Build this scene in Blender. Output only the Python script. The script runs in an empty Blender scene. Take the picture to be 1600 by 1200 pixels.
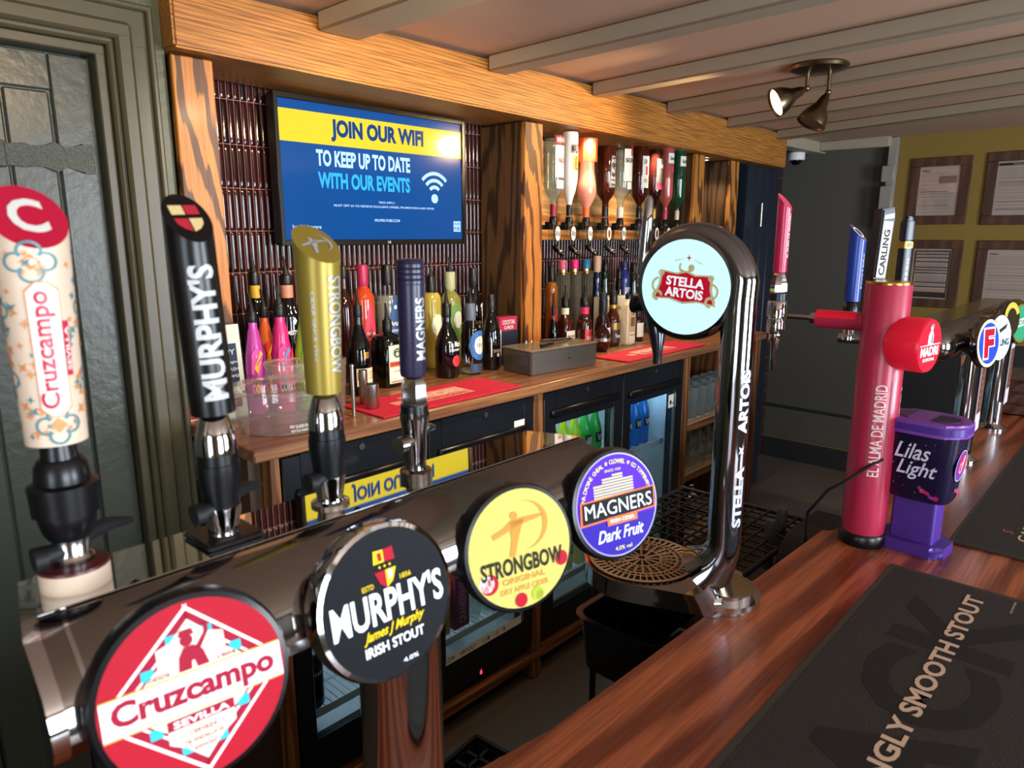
import bpy, bmesh, math, random
from math import sin, cos, pi, radians as rad
from mathutils import Vector, Matrix, Euler
random.seed(7)
S = bpy.context.scene
COL = S.collection
# ------------------------------------------------------------------ camera, world, daylight, exposure
cam_d = bpy.data.cameras.new('camera'); cam = bpy.data.objects.new('camera', cam_d); COL.objects.link(cam)
cam_d.sensor_width = 36.0; cam_d.lens = 1108.0/1600*36; cam_d.clip_start = .01
PITCH, YAW = rad(11.826), rad(42.929)
cam.location = (0, 0, 1.58)
cam.rotation_euler = (pi/2-PITCH, 0, YAW-pi/2)
cam_d.dof.use_dof = True; cam_d.dof.focus_distance = 1.9; cam_d.dof.aperture_fstop = 9.0
S.camera = cam
W = bpy.data.worlds.new('world'); S.world = W; W.use_nodes = True
W.node_tree.nodes['Background'].inputs[0].default_value = (.55, .68, .9, 1)
W.node_tree.nodes['Background'].inputs[1].default_value = .8
S.view_settings.view_transform = 'Standard'; S.view_settings.look = 'None'
S.view_settings.exposure = 0.0; S.view_settings.gamma = 1.0; S.view_settings.use_curve_mapping = False
S.cycles.use_denoising = True
S.cycles.max_bounces = 10; S.cycles.transparent_max_bounces = 24; S.cycles.sample_clamp_indirect = 4.0

def area(name, loc, rot, sx, sy, power, color):
    l = bpy.data.lights.new(name, 'AREA'); l.shape = 'RECTANGLE'; l.size = sx; l.size_y = sy; l.energy = power; l.color = color
    o = bpy.data.objects.new(name, l); COL.objects.link(o); o.location = loc; o.rotation_euler = rot; return o
def spot(name, loc, target, power, color, size=60, blend=.6, radius=.03):
    l = bpy.data.lights.new(name, 'SPOT'); l.energy = power; l.color = color; l.spot_size = rad(size); l.spot_blend = blend; l.shadow_soft_size = radius
    o = bpy.data.objects.new(name, l); COL.objects.link(o); o.location = loc
    o.rotation_euler = (Vector(target)-Vector(loc)).to_track_quat('-Z', 'Y').to_euler(); return o
def point(name, loc, power, color, radius=.03):
    l = bpy.data.lights.new(name, 'POINT'); l.energy = power; l.color = color; l.shadow_soft_size = radius
    o = bpy.data.objects.new(name, l); COL.objects.link(o); o.location = loc; return o
DAY = (.80, .90, 1.0); WARM = (1.0, .66, .32); WARM2 = (1.0, .78, .52)
# daylight outside the three front windows and the left window (customer side of the room)
area('daylight_a', (.2, -2.75, 1.35), (rad(90), 0, 0), 1.2, 1.3, 110, DAY)
area('daylight_b', (2.4, -2.75, 1.35), (rad(90), 0, 0), 1.2, 1.3, 170, DAY)
area('daylight_c', (-2.15, -.9, 1.35), (rad(90), 0, rad(-90)), 1.2, 1.3, 45, DAY)
# warm light: ceiling spot head (built below), recessed downlights, two unseen spots added
spot('warm_spot', (2.595, 1.163, 2.032), (2.05, 1.85, 1.68), 34, WARM, 110, .8, .03)
spot('warm_spot', (1.25, .85, 2.03), (1.42, 1.95, 1.45), 60, WARM2, 95, .9, .03)  # unseen spot added to light the left bay, no fixture built
spot('warm_spot', (.62, .85, 2.03), (1.0, 1.82, 1.9), 15, WARM, 110, .9, .03)  # unseen spot added for the left post and beam, no fixture built
for (x, y, e) in ((2.45, 1.84, 22), (2.95, 1.84, 24), (3.56, 1.93, 8)):
    spot('downlight_light', (x, y, 1.965), (x, y-.02, 1.0), e, WARM2, 120, .7, .02)

# ------------------------------------------------------------------ materials
def lin(h):
    h = h.lstrip('#'); v = [int(h[i:i+2], 16)/255 for i in (0, 2, 4)]
    return tuple(c/12.92 if c <= .04045 else ((c+.055)/1.055)**2.4 for c in v)+(1,)
MATS = {}
def new(name):
    m = bpy.data.materials.new(name); m.use_nodes = True
    return m, m.node_tree.nodes, m.node_tree.links, m.node_tree.nodes['Principled BSDF']
def mat(name, color, rough=.5, metal=0, coat=0, emit=0, trans=0, ior=1.45, spec=.5, noise=0, bump=0, bscale=60, ecol=None):
    if name in MATS: return MATS[name]
    m, N, L, P = new(name); c = lin(color)
    P.inputs['Base Color'].default_value = c; P.inputs['Roughness'].default_value = rough; P.inputs['Metallic'].default_value = metal
    P.inputs['Coat Weight'].default_value = coat; P.inputs['Coat Roughness'].default_value = .05
    P.inputs['Transmission Weight'].default_value = trans; P.inputs['IOR'].default_value = ior
    P.inputs['Specular IOR Level'].default_value = spec
    if emit: P.inputs['Emission Color'].default_value = lin(ecol) if ecol else c; P.inputs['Emission Strength'].default_value = emit
    if noise or bump:
        tc = N.new('ShaderNodeTexCoord'); nz = N.new('ShaderNodeTexNoise'); nz.inputs['Scale'].default_value = bscale; nz.inputs['Detail'].default_value = 5
        L.new(tc.outputs['Object'], nz.inputs['Vector'])
        if noise:
            mx = N.new('ShaderNodeMix'); mx.data_type = 'RGBA'; mx.blend_type = 'MULTIPLY'; mx.inputs[0].default_value = 1
            rp = N.new('ShaderNodeMapRange'); rp.inputs['To Min'].default_value = 1-noise; rp.inputs['To Max'].default_value = 1+noise
            L.new(nz.outputs['Fac'], rp.inputs['Value']); mx.inputs[6].default_value = c; L.new(rp.outputs[0], mx.inputs[7]); L.new(mx.outputs[2], P.inputs['Base Color'])
        if bump:
            b = N.new('ShaderNodeBump'); b.inputs['Strength'].default_value = bump; b.inputs['Distance'].default_value = .004
            L.new(nz.outputs['Fac'], b.inputs['Height']); L.new(b.outputs[0], P.inputs['Normal'])
    MATS[name] = m; return m
def glass(name, tint='#ffffff', ior=1.45, rough=.03, dens=None, dcol=None):
    """thin clear glass or plastic: transparent tint mixed with a fresnel reflection"""
    if name in MATS: return MATS[name]
    m = bpy.data.materials.new(name); m.use_nodes = True; N = m.node_tree.nodes; L = m.node_tree.links; N.remove(N['Principled BSDF'])
    out = N['Material Output']; t = N.new('ShaderNodeBsdfTransparent'); t.inputs[0].default_value = lin(tint)
    g = N.new('ShaderNodeBsdfGlossy'); g.inputs['Roughness'].default_value = rough
    lw = N.new('ShaderNodeLayerWeight'); pw = N.new('ShaderNodeMath'); pw.operation = 'POWER'; pw.inputs[1].default_value = 4.0; L.new(lw.outputs['Facing'], pw.inputs[0])
    f = N.new('ShaderNodeMapRange'); f.inputs['To Min'].default_value = ((ior-1)/(ior+1))**2; f.inputs['To Max'].default_value = .9; L.new(pw.outputs[0], f.inputs['Value'])
    mx = N.new('ShaderNodeMixShader'); L.new(f.outputs[0], mx.inputs[0]); L.new(g.outputs[0], mx.inputs[2])
    if dens:
        d = N.new('ShaderNodeBsdfDiffuse'); d.inputs[0].default_value = lin(dcol or tint); m2 = N.new('ShaderNodeMixShader'); m2.inputs[0].default_value = dens
        L.new(t.outputs[0], m2.inputs[1]); L.new(d.outputs[0], m2.inputs[2]); L.new(m2.outputs[0], mx.inputs[1])
    else: L.new(t.outputs[0], mx.inputs[1])
    L.new(mx.outputs[0], out.inputs[0]); MATS[name] = m; return m
def wood(name, light, dark, axis='X', ring=9.0, dist=7.0, rough=.45, coat=.1, streak=.35, stretch=.08, contrast=(.35, .75)):
    """procedural grain running along an axis: distorted growth bands plus fine pores"""
    if name in MATS: return MATS[name]
    m, N, L, P = new(name)
    tc = N.new('ShaderNodeTexCoord'); mp = N.new('ShaderNodeMapping'); L.new(tc.outputs['Object'], mp.inputs['Vector'])
    sc = [1, 1, 1]; sc['XYZ'.index(axis)] = stretch; mp.inputs['Scale'].default_value = sc
    wv = N.new('ShaderNodeTexWave'); wv.wave_type = 'BANDS'; wv.bands_direction = 'DIAGONAL'
    wv.inputs['Scale'].default_value = ring; wv.inputs['Distortion'].default_value = dist; wv.inputs['Detail'].default_value = 3; wv.inputs['Detail Scale'].default_value = 1.4
    L.new(mp.outputs[0], wv.inputs['Vector'])
    mp2 = N.new('ShaderNodeMapping'); L.new(tc.outputs['Object'], mp2.inputs['Vector']); s2 = [220, 220, 220]; s2['XYZ'.index(axis)] = 7; mp2.inputs['Scale'].default_value = s2
    nz = N.new('ShaderNodeTexNoise'); nz.inputs['Scale'].default_value = 1; nz.inputs['Detail'].default_value = 4; L.new(mp2.outputs[0], nz.inputs['Vector'])
    r1 = N.new('ShaderNodeValToRGB'); r1.color_ramp.elements[0].position = contrast[0]; r1.color_ramp.elements[1].position = contrast[1]
    r1.color_ramp.elements[0].color = lin(dark); r1.color_ramp.elements[1].color = lin(light); L.new(wv.outputs['Fac'], r1.inputs[0])
    mr = N.new('ShaderNodeMapRange'); mr.inputs['From Min'].default_value = .35; mr.inputs['From Max'].default_value = .65; mr.inputs['To Min'].default_value = 1-streak; mr.inputs['To Max'].default_value = 1.1
    L.new(nz.outputs['Fac'], mr.inputs['Value'])
    mx = N.new('ShaderNodeMix'); mx.data_type = 'RGBA'; mx.blend_type = 'MULTIPLY'; mx.inputs[0].default_value = 1
    L.new(r1.outputs[0], mx.inputs[6]); L.new(mr.outputs[0], mx.inputs[7]); L.new(mx.outputs[2], P.inputs['Base Color'])
    P.inputs['Roughness'].default_value = rough; P.inputs['Coat Weight'].default_value = coat; P.inputs['Coat Roughness'].default_value = .15
    b = N.new('ShaderNodeBump'); b.inputs['Strength'].default_value = .12; b.inputs['Distance'].default_value = .002; L.new(nz.outputs['Fac'], b.inputs['Height']); L.new(b.outputs[0], P.inputs['Normal'])
    MATS[name] = m; return m
def tiles(name):
    """stacked slim vertical tiles, glossy dark burgundy, pale grout (object X by Z)"""
    m, N, L, P = new(name)
    tc = N.new('ShaderNodeTexCoord'); sp = N.new('ShaderNodeSeparateXYZ'); L.new(tc.outputs['Object'], sp.inputs[0])
    def math_(op, a, b=None):
        n = N.new('ShaderNodeMath'); n.operation = op
        for i, v in enumerate((a, b)):
            if v is None: continue
            if isinstance(v, (int, float)): n.inputs[i].default_value = v
            else: L.new(v, n.inputs[i])
        return n.outputs[0]
    fx = math_('FRACT', math_('DIVIDE', sp.outputs[0], .0205)); fz = math_('FRACT', math_('DIVIDE', math_('ADD', sp.outputs[2], .012), .1235))
    dx = math_('ABSOLUTE', math_('SUBTRACT', fx, .5)); dz = math_('ABSOLUTE', math_('SUBTRACT', fz, .5))
    gx = math_('GREATER_THAN', dx, .452); gz = math_('GREATER_THAN', dz, .4905); g = math_('MAXIMUM', gx, gz)
    ix = math_('FLOOR', math_('DIVIDE', sp.outputs[0], .0205)); iz = math_('FLOOR', math_('DIVIDE', math_('ADD', sp.outputs[2], .012), .1235))
    cb = N.new('ShaderNodeCombineXYZ'); L.new(ix, cb.inputs[0]); L.new(iz, cb.inputs[1]); wn = N.new('ShaderNodeTexWhiteNoise'); wn.noise_dimensions = '2D'; L.new(cb.outputs[0], wn.inputs['Vector'])
    rp = N.new('ShaderNodeValToRGB'); rp.color_ramp.elements[0].color = lin('#1e0c0e'); rp.color_ramp.elements[1].color = lin('#331315'); L.new(wn.outputs['Value'], rp.inputs[0])
    mx = N.new('ShaderNodeMix'); mx.data_type = 'RGBA'; L.new(g, mx.inputs[0]); L.new(rp.outputs[0], mx.inputs[6]); mx.inputs[7].default_value = lin('#8d6a60'); L.new(mx.outputs[2], P.inputs['Base Color'])
    ro = math_('ADD', math_('MULTIPLY', g, .6), .08); L.new(ro, P.inputs['Roughness'])
    # pillowed tile profile
    hx = math_('SUBTRACT', 1.0, math_('POWER', math_('MULTIPLY', dx, 2.0), 2.5)); hz_ = math_('SUBTRACT', 1.0, math_('POWER', math_('MULTIPLY', dz, 2.0), 14.0))
    h = math_('MULTIPLY', hx, hz_)
    b = N.new('ShaderNodeBump'); b.inputs['Strength'].default_value = 1; b.inputs['Distance'].default_value = .004; L.new(h, b.inputs['Height']); L.new(b.outputs[0], P.inputs['Normal'])
    return m

CHROME = mat('chrome', '#c4c4c8', .06, 1); RAILC = mat('rail_chrome', '#8e8a88', .09, 1); CHROME2 = mat('worn_chrome', '#b9b7b4', .16, 1, bump=.03, bscale=300)
STEEL = mat('brushed_steel', '#a9a49c', .28, 1); BLACKP = mat('black_plastic', '#0b0c10', .3); BLACKM = mat('black_matt', '#101114', .6)
GUN = mat('gunmetal_chrome', '#8f8d8c', .12, 1)
BRASS = mat('aged_brass', '#7a6a50', .3, 1); GOLD = mat('gold_metal', '#d8a850', .2, 1)
WHITE = mat('white', '#f2f0ea', .5); CREAM = mat('cream_paper', '#e9dfc6', .6); INK = mat('black_ink', '#111111', .6); RED = mat('red', '#c4122f', .45)
CLEAR = glass('clear_glass', '#f4f8f6'); PLAST = glass('clear_plastic', '#f1edea', 1.6, .06, .10, '#fff4f2'); DRINK = glass('drinking_glass', '#f0f4f2', 1.5, .03, .09, '#dfe6e6'); PANE = glass('fridge_pane', '#dfe8ea', 1.4, .02)
OAKX = wood('oak_lengthwise', '#bf7f36', '#9a6126', 'X', 60, 4, .5, .03, .45, .035, (.05, .45))
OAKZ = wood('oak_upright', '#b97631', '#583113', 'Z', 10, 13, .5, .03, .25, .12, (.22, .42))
OAKSHADE = wood('oak_upright_shaded', '#5d4126', '#33210f', 'Z', 10, 10, .5, .05, .35, .1, (.2, .6))  # darker copy of the upright oak, shade put into the colour
COUNTER = wood('counter_oak', '#9c6a42', '#85563a', 'X', 12, 3, .32, .2, .3, .04)
CABW = wood('cabinet_wood', '#9a6335', '#6b4020', 'Z', 16, 4, .45, .05, .3, .06)
CABX = wood('cabinet_wood_rail', '#9a6335', '#6b4020', 'X', 16, 4, .45, .05, .3, .06)
MAHOG = wood('mahogany', '#b3603a', '#7d3a20', 'X', 9, 6, .3, .25, .35, .07, (.2, .75))
WALNUT = wood('dark_frame_wood', '#5e3d2c', '#4c3022', 'Z', 8, 4, .5, .05, .15, .1)
PURPLEM = mat('purple_plastic', '#4b2d86', .35); NAVY = mat('navy_paint', '#18222f', .4)

# ------------------------------------------------------------------ mesh builder
_TX = {}
def text_geo(s, bold, shear, spacing):
    k = (s, bold, shear, spacing)
    if k in _TX: return _TX[k]
    cu = bpy.data.curves.new('t', 'FONT'); cu.body = s; cu.offset = bold; cu.shear = shear; cu.resolution_u = 3; cu.space_character = spacing; cu.align_x = 'CENTER'; cu.space_line = .8
    o = bpy.data.objects.new('t', cu); COL.objects.link(o)
    me = bpy.data.meshes.new_from_object(o); vs = [(v.co.x, v.co.y) for v in me.vertices]; fs = [tuple(p.vertices) for p in me.polygons]
    bpy.data.objects.remove(o); bpy.data.meshes.remove(me); bpy.data.curves.remove(cu)
    _TX[k] = (vs, fs); return vs, fs
def planar(M): return lambda x, y, z: M @ Vector((x, y, z))
def front(x, y, z): return planar(Matrix(((1, 0, 0, x), (0, 0, -1, y), (0, 1, 0, z), (0, 0, 0, 1))))       # faces -Y
def left(x, y, z): return planar(Matrix(((0, 0, -1, x), (-1, 0, 0, y), (0, 1, 0, z), (0, 0, 0, 1))))       # faces -X
def up(x, y, z, a=0): return planar(Matrix.Translation((x, y, z)) @ Matrix.Rotation(a, 4, 'Z'))
def face(loc, n, roll=0):
    n = Vector(n).normalized(); r = Vector((0, 0, 1)).cross(n).normalized(); u = n.cross(r)
    M = Matrix(((r.x, u.x, n.x, loc[0]), (r.y, u.y, n.y, loc[1]), (r.z, u.z, n.z, loc[2]), (0, 0, 0, 1))) @ Matrix.Rotation(roll, 4, 'Z')
    return M
def round_map(r, phi=-pi/2, z0=0, c=(0, 0)):
    return lambda x, y, z: Vector((c[0]+(r+z)*cos(phi+x/r), c[1]+(r+z)*sin(phi+x/r), z0+y))
def ring_pts(r, n=40, c=(0, 0), a0=0, a1=2*pi, ry=None):
    full = abs(a1-a0-2*pi) < 1e-6
    return [(c[0]+r*cos(a0+(a1-a0)*i/(n if full else n-1)), c[1]+(ry or r)*sin(a0+(a1-a0)*i/(n if full else n-1))) for i in range(n)]
class MB:
    def __init__(s): s.bm = bmesh.new(); s.mats = []
    def mi(s, m):
        if m not in s.mats: s.mats.append(m)
        return s.mats.index(m)
    def f(s, vs, m):
        try: fc = s.bm.faces.new(vs)
        except ValueError: return None
        fc.material_index = s.mi(m); fc.smooth = True; return fc
    def poly(s, pts, m): return s.f([s.bm.verts.new(p) for p in pts], m)
    def box(s, c, d, m, rz=0, bev=0, M=None, seg=1):
        T = Matrix.Translation(c) @ Matrix.Rotation(rz, 4, 'Z')
        if M: T = M @ T
        vs = [s.bm.verts.new(T @ Vector((x*d[0]/2, y*d[1]/2, z*d[2]/2))) for x in (-1, 1) for y in (-1, 1) for z in (-1, 1)]
        fs = [s.f([vs[i] for i in q], m) for q in ((0, 1, 3, 2), (4, 6, 7, 5), (0, 4, 5, 1), (2, 3, 7, 6), (0, 2, 6, 4), (1, 5, 7, 3))]
        if bev:
            es = list({e for f in fs for e in f.edges}); r = bmesh.ops.bevel(s.bm, geom=es, offset=bev, segments=seg, affect='EDGES', clamp_overlap=True)
            for f in r['faces']: f.material_index = s.mi(m); f.smooth = True
        return s
    def span(s, x0, x1, y0, y1, z0, z1, m, bev=0): return s.box(((x0+x1)/2, (y0+y1)/2, (z0+z1)/2), (abs(x1-x0), abs(y1-y0), abs(z1-z0)), m, 0, bev)
    def tube(s, path, r, m, n=12, caps=True):
        P = [Vector(p) for p in path]; R = r if isinstance(r, (list, tuple)) else [r]*len(P)
        T = []
        for i in range(len(P)):
            t = (P[min(i+1, len(P)-1)]-P[max(i-1, 0)]); T.append(t.normalized() if t.length > 1e-9 else (T[-1] if T else Vector((0, 0, 1))))
        a = Vector((1, 0, 0)) if abs(T[0].x) < .9 else Vector((0, 1, 0)); u = T[0].cross(a).normalized(); rings = []
        for i, p in enumerate(P):
            u = (u-T[i]*u.dot(T[i])).normalized(); v = T[i].cross(u)
            rings.append([s.bm.verts.new(p+(u*cos(2*pi*k/n)+v*sin(2*pi*k/n))*R[i]) for k in range(n)])
        for a_, b_ in zip(rings, rings[1:]):
            for k in range(n): s.f([a_[k], a_[(k+1) % n], b_[(k+1) % n], b_[k]], m)
        if caps: s.f(rings[0][::-1], m); s.f(rings[-1], m)
        return s
    def cyl(s, p0, p1, r, m, r1=None, n=24): return s.tube([p0, p1], [r, r if r1 is None else r1], m, n)
    def lathe(s, prof, m, n=24, M=None, shape=None, caps=True):
        """profile of (radius, z); m one material or one per segment; shape(angle, z) scales the radius"""
        rings = []
        for (r, z) in prof:
            rg = []
            for k in range(n):
                a = 2*pi*k/n; q = r*(shape(a, z) if shape else 1); p = Vector((q*cos(a), q*sin(a), z)); rg.append(s.bm.verts.new(M @ p if M else p))
            rings.append(rg)
        for i, (a_, b_) in enumerate(zip(rings, rings[1:])):
            mm = m[i] if isinstance(m, list) else m
            for k in range(n): s.f([a_[k], a_[(k+1) % n], b_[(k+1) % n], b_[k]], mm)
        if caps:
            if prof[0][0] > 1e-5: s.f(rings[0][::-1], m[0] if isinstance(m, list) else m)
            if prof[-1][0] > 1e-5: s.f(rings[-1], m[-1] if isinstance(m, list) else m)
        return s
    def prism(s, pts, h, m, M=None, bev=0, seg=2, side=None):
        M = M or Matrix.Identity(4)
        a = [s.bm.verts.new(M @ Vector((x, y, 0))) for x, y in pts]; b = [s.bm.verts.new(M @ Vector((x, y, h))) for x, y in pts]; n = len(pts)
        f0 = s.f(a[::-1], m); f1 = s.f(b, m)
        for k in range(n): s.f([a[k], a[(k+1) % n], b[(k+1) % n], b[k]], side or m)
        if bev:
            r = bmesh.ops.bevel(s.bm, geom=list(f0.edges)+list(f1.edges), offset=bev, segments=seg, affect='EDGES', clamp_overlap=True)
            for f in r['faces']: f.material_index = s.mi(m); f.smooth = True
        return s
    def ball(s, c, r, m, sc=(1, 1, 1), n=16):
        pr = [(sin(pi*i/10), -cos(pi*i/10)) for i in range(11)]; pr[0] = (0.0, -1); pr[-1] = (0.0, 1)
        return s.lathe([(max(a, 1e-6), b) for a, b in pr], m, n, Matrix.Translation(c) @ Matrix.Diagonal((r*sc[0], r*sc[1], r*sc[2], 1)), caps=False)
    # flat marks laid on a surface through a map(x, y, lift)
    def mark(s, pts, m, mp, z=.0005): return s.poly([mp(x, y, z) for x, y in pts], m)
    def rect(s, x0, x1, y0, y1, m, mp, z=.0004, nx=1):
        for i in range(nx):
            a = x0+(x1-x0)*i/nx; b = x0+(x1-x0)*(i+1)/nx; s.mark([(a, y0), (b, y0), (b, y1), (a, y1)], m, mp, z)
        return s
    def arc(s, c, r0, r1, m, mp, a0=0, a1=2*pi, n=32, z=.0006):
        for i in range(n):
            a = a0+(a1-a0)*i/n; b = a0+(a1-a0)*(i+1)/n
            s.mark([(c[0]+r*cos(t), c[1]+r*sin(t)) for r, t in ((r0, a), (r1, a), (r1, b), (r0, b))], m, mp, z)
        return s
    def text(s, t, m, mp, x=0, y=0, w=None, h=None, bold=.012, shear=0, rot=0, z=.0008, spacing=1.0, cuts=0):
        vs, fs = text_geo(t, bold, shear, spacing)
        if not vs: return s
        x0 = min(v[0] for v in vs); x1 = max(v[0] for v in vs); y0 = min(v[1] for v in vs); y1 = max(v[1] for v in vs)
        sx = w/(x1-x0) if w else h/(y1-y0); sy = h/(y1-y0) if h else sx
        cr, sr = cos(rot), sin(rot); b = bmesh.new()
        bv = [b.verts.new(((vx-(x0+x1)/2)*sx, (vy-(y0+y1)/2)*sy, 0)) for vx, vy in vs]
        for q in fs:
            try: b.faces.new([bv[i] for i in q])
            except ValueError: pass
        for k in range(1, cuts+1):
            no = (0, 1, 0) if abs(sr) > .5 else (1, 0, 0); ext = (y1-y0)*sy if abs(sr) > .5 else (x1-x0)*sx
            bmesh.ops.bisect_plane(b, geom=b.verts[:]+b.edges[:]+b.faces[:], plane_co=Vector(no)*(ext*(k/(cuts+1)-.5)), plane_no=no)
        b.verts.index_update()
        nv = [s.bm.verts.new(mp(x+v.co.x*cr-v.co.y*sr, y+v.co.x*sr+v.co.y*cr, z)) for v in b.verts]
        for fc in b.faces: s.f([nv[v.index] for v in fc.verts], m)
        b.free(); return s
    def build(s, name, parent=None, label=None, angle=40):
        me = bpy.data.meshes.new(name); bmesh.ops.recalc_face_normals(s.bm, faces=s.bm.faces[:])
        s.bm.to_mesh(me); s.bm.free()
        for m in s.mats: me.materials.append(m)
        me.set_sharp_from_angle(angle=rad(angle))
        o = bpy.data.objects.new(name, me); COL.objects.link(o)
        if parent: o.parent = parent
        if label: o['label'] = label
        return o
def tag(o, label, cat, group=None, kind=None):
    o['label'] = label; o['category'] = cat
    if group: o['group'] = group
    if kind: o['kind'] = kind
    return o
def thing(name, label, cat, loc=(0, 0, 0), rz=0, group=None):
    o = bpy.data.objects.new(name, None); COL.objects.link(o); o.empty_display_size = .05; o.location = loc; o.rotation_euler = (0, 0, rz)
    return tag(o, label, cat, group)
def struct(name, mb, label=None):
    o = mb.build(name); o['kind'] = 'structure'
    if label: o['label'] = label
    return o
def dup(root, loc, rz, label, group=None):
    r = root.copy(); COL.objects.link(r); r.location = loc; r.rotation_euler = (0, 0, rz); r['label'] = label
    if group: r['group'] = group
    for ch in list(root.children):
        c = ch.copy(); COL.objects.link(c); c.parent = r
        for g in list(ch.children): d = g.copy(); COL.objects.link(d); d.parent = c
    return r
# ------------------------------------------------------------------ the room
DOORG = mat('door_green_paint', '#464a42', .3, bump=.3, bscale=45); ARCH = mat('architrave_paint', '#4f4a36', .35, bump=.12, bscale=25)
PLAST_G = mat('rough_green_plaster', '#50543f', .4, bump=.9, bscale=26); CEIL = mat('ceiling_paint', '#c9a88e', .8, noise=.06, bscale=3); JOIST = mat('joist_paint', '#a89c86', .6, bump=.15, bscale=20)
OLIVE = mat('olive_wall_paint', '#8a7030', .7, bump=.1, bscale=40); DARKW = mat('dark_wall_paint', '#57534a', .7); DADO = mat('dado_paint', '#2a2a2b', .6)
FLOORM = mat('rubber_floor', '#62584e', .75, noise=.35, bump=.4, bscale=220); ROOMW = mat('front_wall_paint', '#8f8264', .7)
ZC = 2.17; XL, XR, YF, YB = -1.9, 4.95, -2.5, 2.075
m = MB(); m.span(XL-.1, XR+.1, YF-.1, YB+.1, -.08, 0, FLOORM); struct('floor', m, 'dark speckled rubber floor behind the bar')
m = MB(); m.span(XL-.1, XR+.1, YF-.1, YB+.1, ZC, ZC+.08, CEIL); struct('ceiling', m, 'low pinkish cream ceiling')
m = MB(); m.span(.77, XR, YB, YB+.1, 0, ZC, tiles('burgundy_tiles')); struct('wall_back', m, 'back bar wall of slim dark burgundy tiles')
# wall with the plank door on the left, opening for the door
m = MB(); Y = 1.86
m.span(XL, -.42, Y, Y+.1, 0, ZC, PLAST_G); m.span(.655, .772, Y, Y+.1, 0, ZC, PLAST_G); m.span(-.42, .655, Y, Y+.1, 2.01, ZC, PLAST_G); m.span(.752, .7715, Y+.1005, YB, 0, ZC, PLAST_G)
struct('wall_left', m, 'green textured wall around the plank door')
m = MB(); A, B = -.40, .635
for x in (A, B):
    s_ = 1 if x > 0 else -1
    m.span(x, x+s_*.10, Y-.03, Y-.001, 0, 2.095, ARCH, .006); m.span(x+s_*.012, x+s_*.05, Y-.05, Y-.03, 0, 2.04, ARCH, .008)
    m.span(x+s_*.086, x+s_*.10, Y-.045, Y-.03, 0, 2.095, ARCH, .004); m.span(x-s_*.022, x, Y-.012, Y+.09, 0, 2.0, ARCH, .003)
m.span(A-.099, B+.099, Y-.0308, Y-.002, 2.0, 2.0945, ARCH, .006); m.span(A-.0495, B+.0495, Y-.0508, Y-.0315, 2.012, 2.0505, ARCH, .008); m.span(A-.0995, B+.0995, Y-.0458, Y-.0315, 2.081, 2.0955, ARCH, .004); m.span(A, B, Y-.0128, Y+.089, 1.978, 2.0005, ARCH, .003)
struct('trim_1', m, 'moulded olive green door architrave')
m = MB(); m.span(-.378, .613, Y+.035, Y+.075, .01, 1.975, DOORG)
for x0, x1 in ((-.375, -.29), (.528, .61)): m.span(x0, x1, Y+.022, Y+.036, .012, 1.972, DOORG, .003)
m.span(-.29, .527, Y+.022, Y+.036, 1.895, 1.972, DOORG, .003); m.span(-.29, .527, Y+.022, Y+.036, .012, .15, DOORG, .003)
for i in range(9):
    x = -.288+i*.0905; m.span(x, x+.0865, Y+.027, Y+.037, .152, 1.892, DOORG, .004)
d = struct('door_1', m, 'dark green painted plank door with a strap hinge')
m = MB(); HM = mat('hammered_hinge_paint', '#484c44', .35, bump=1, bscale=140)
pts = [(-.45, -.028), (.02, -.03), (.06, -.034), (.075, -.026), (.1, -.028), (.125, -.044), (.15, -.026), (.185, -.044), (.21, -.044), (.21, .044), (.185, .044), (.15, .026), (.125, .044), (.1, .028), (.075, .026), (.06, .034), (.02, .03), (-.45, .028)]
m.prism([(x*.92, y*.75) for x, y in pts], .009, HM, Matrix(((1, 0, 0, .405), (0, 0, -1, Y+.027), (0, 1, 0, 1.752), (0, 0, 0, 1))), .002); m.box((.41, Y+.02, 1.752), (.03, .012, .056), HM, 0, .003)
m.build('strap_hinge', d)
# front (customer side) walls with daylight windows, closing the room behind the camera
m = MB()
xs = [(XL, -.4), (.8, 1.8), (3.0, XR)]
for a, b in xs: m.span(a, b, YF-.1, YF, 0, ZC, ROOMW)
for a, b in ((-.4, .8), (1.8, 3.0)): m.span(a, b, YF-.1, YF, 0, .7, ROOMW); m.span(a, b, YF-.1, YF, 2.0, ZC, ROOMW)
struct('wall_front', m)
m = MB(); m.span(XL-.1, XL, YF, -1.5, 0, ZC, ROOMW); m.span(XL-.1, XL, -.3, YB, 0, ZC, ROOMW); m.span(XL-.1, XL, -1.5, -.3, 0, .7, ROOMW); m.span(XL-.1, XL, -1.5, -.3, 2.0, ZC, ROOMW); struct('wall_side', m)
WF = mat('window_frame_paint', '#d8d4c8', .5); n_ = 1
for (x0, x1) in ((-.4, .8), (1.8, 3.0)):
    m = MB()
    for x in (x0+.02, (x0+x1)/2, x1-.02): m.span(x-.02, x+.02, YF-.07, YF-.03, .7, 2.0, WF)
    for z in (.72, 1.35, 1.98): m.span(x0, x1, YF-.065, YF-.035, z-.02, z+.02, WF)
    struct('window_%d' % n_, m); n_ += 1
m = MB()
for y in (-1.48, -.9, -.32): m.span(XL-.07, XL-.03, y-.02, y+.02, .7, 2.0, WF)
for z in (.72, 1.35, 1.98): m.span(XL-.065, XL-.035, -1.5, -.3, z-.02, z+.02, WF)
struct('window_3', m)
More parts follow.
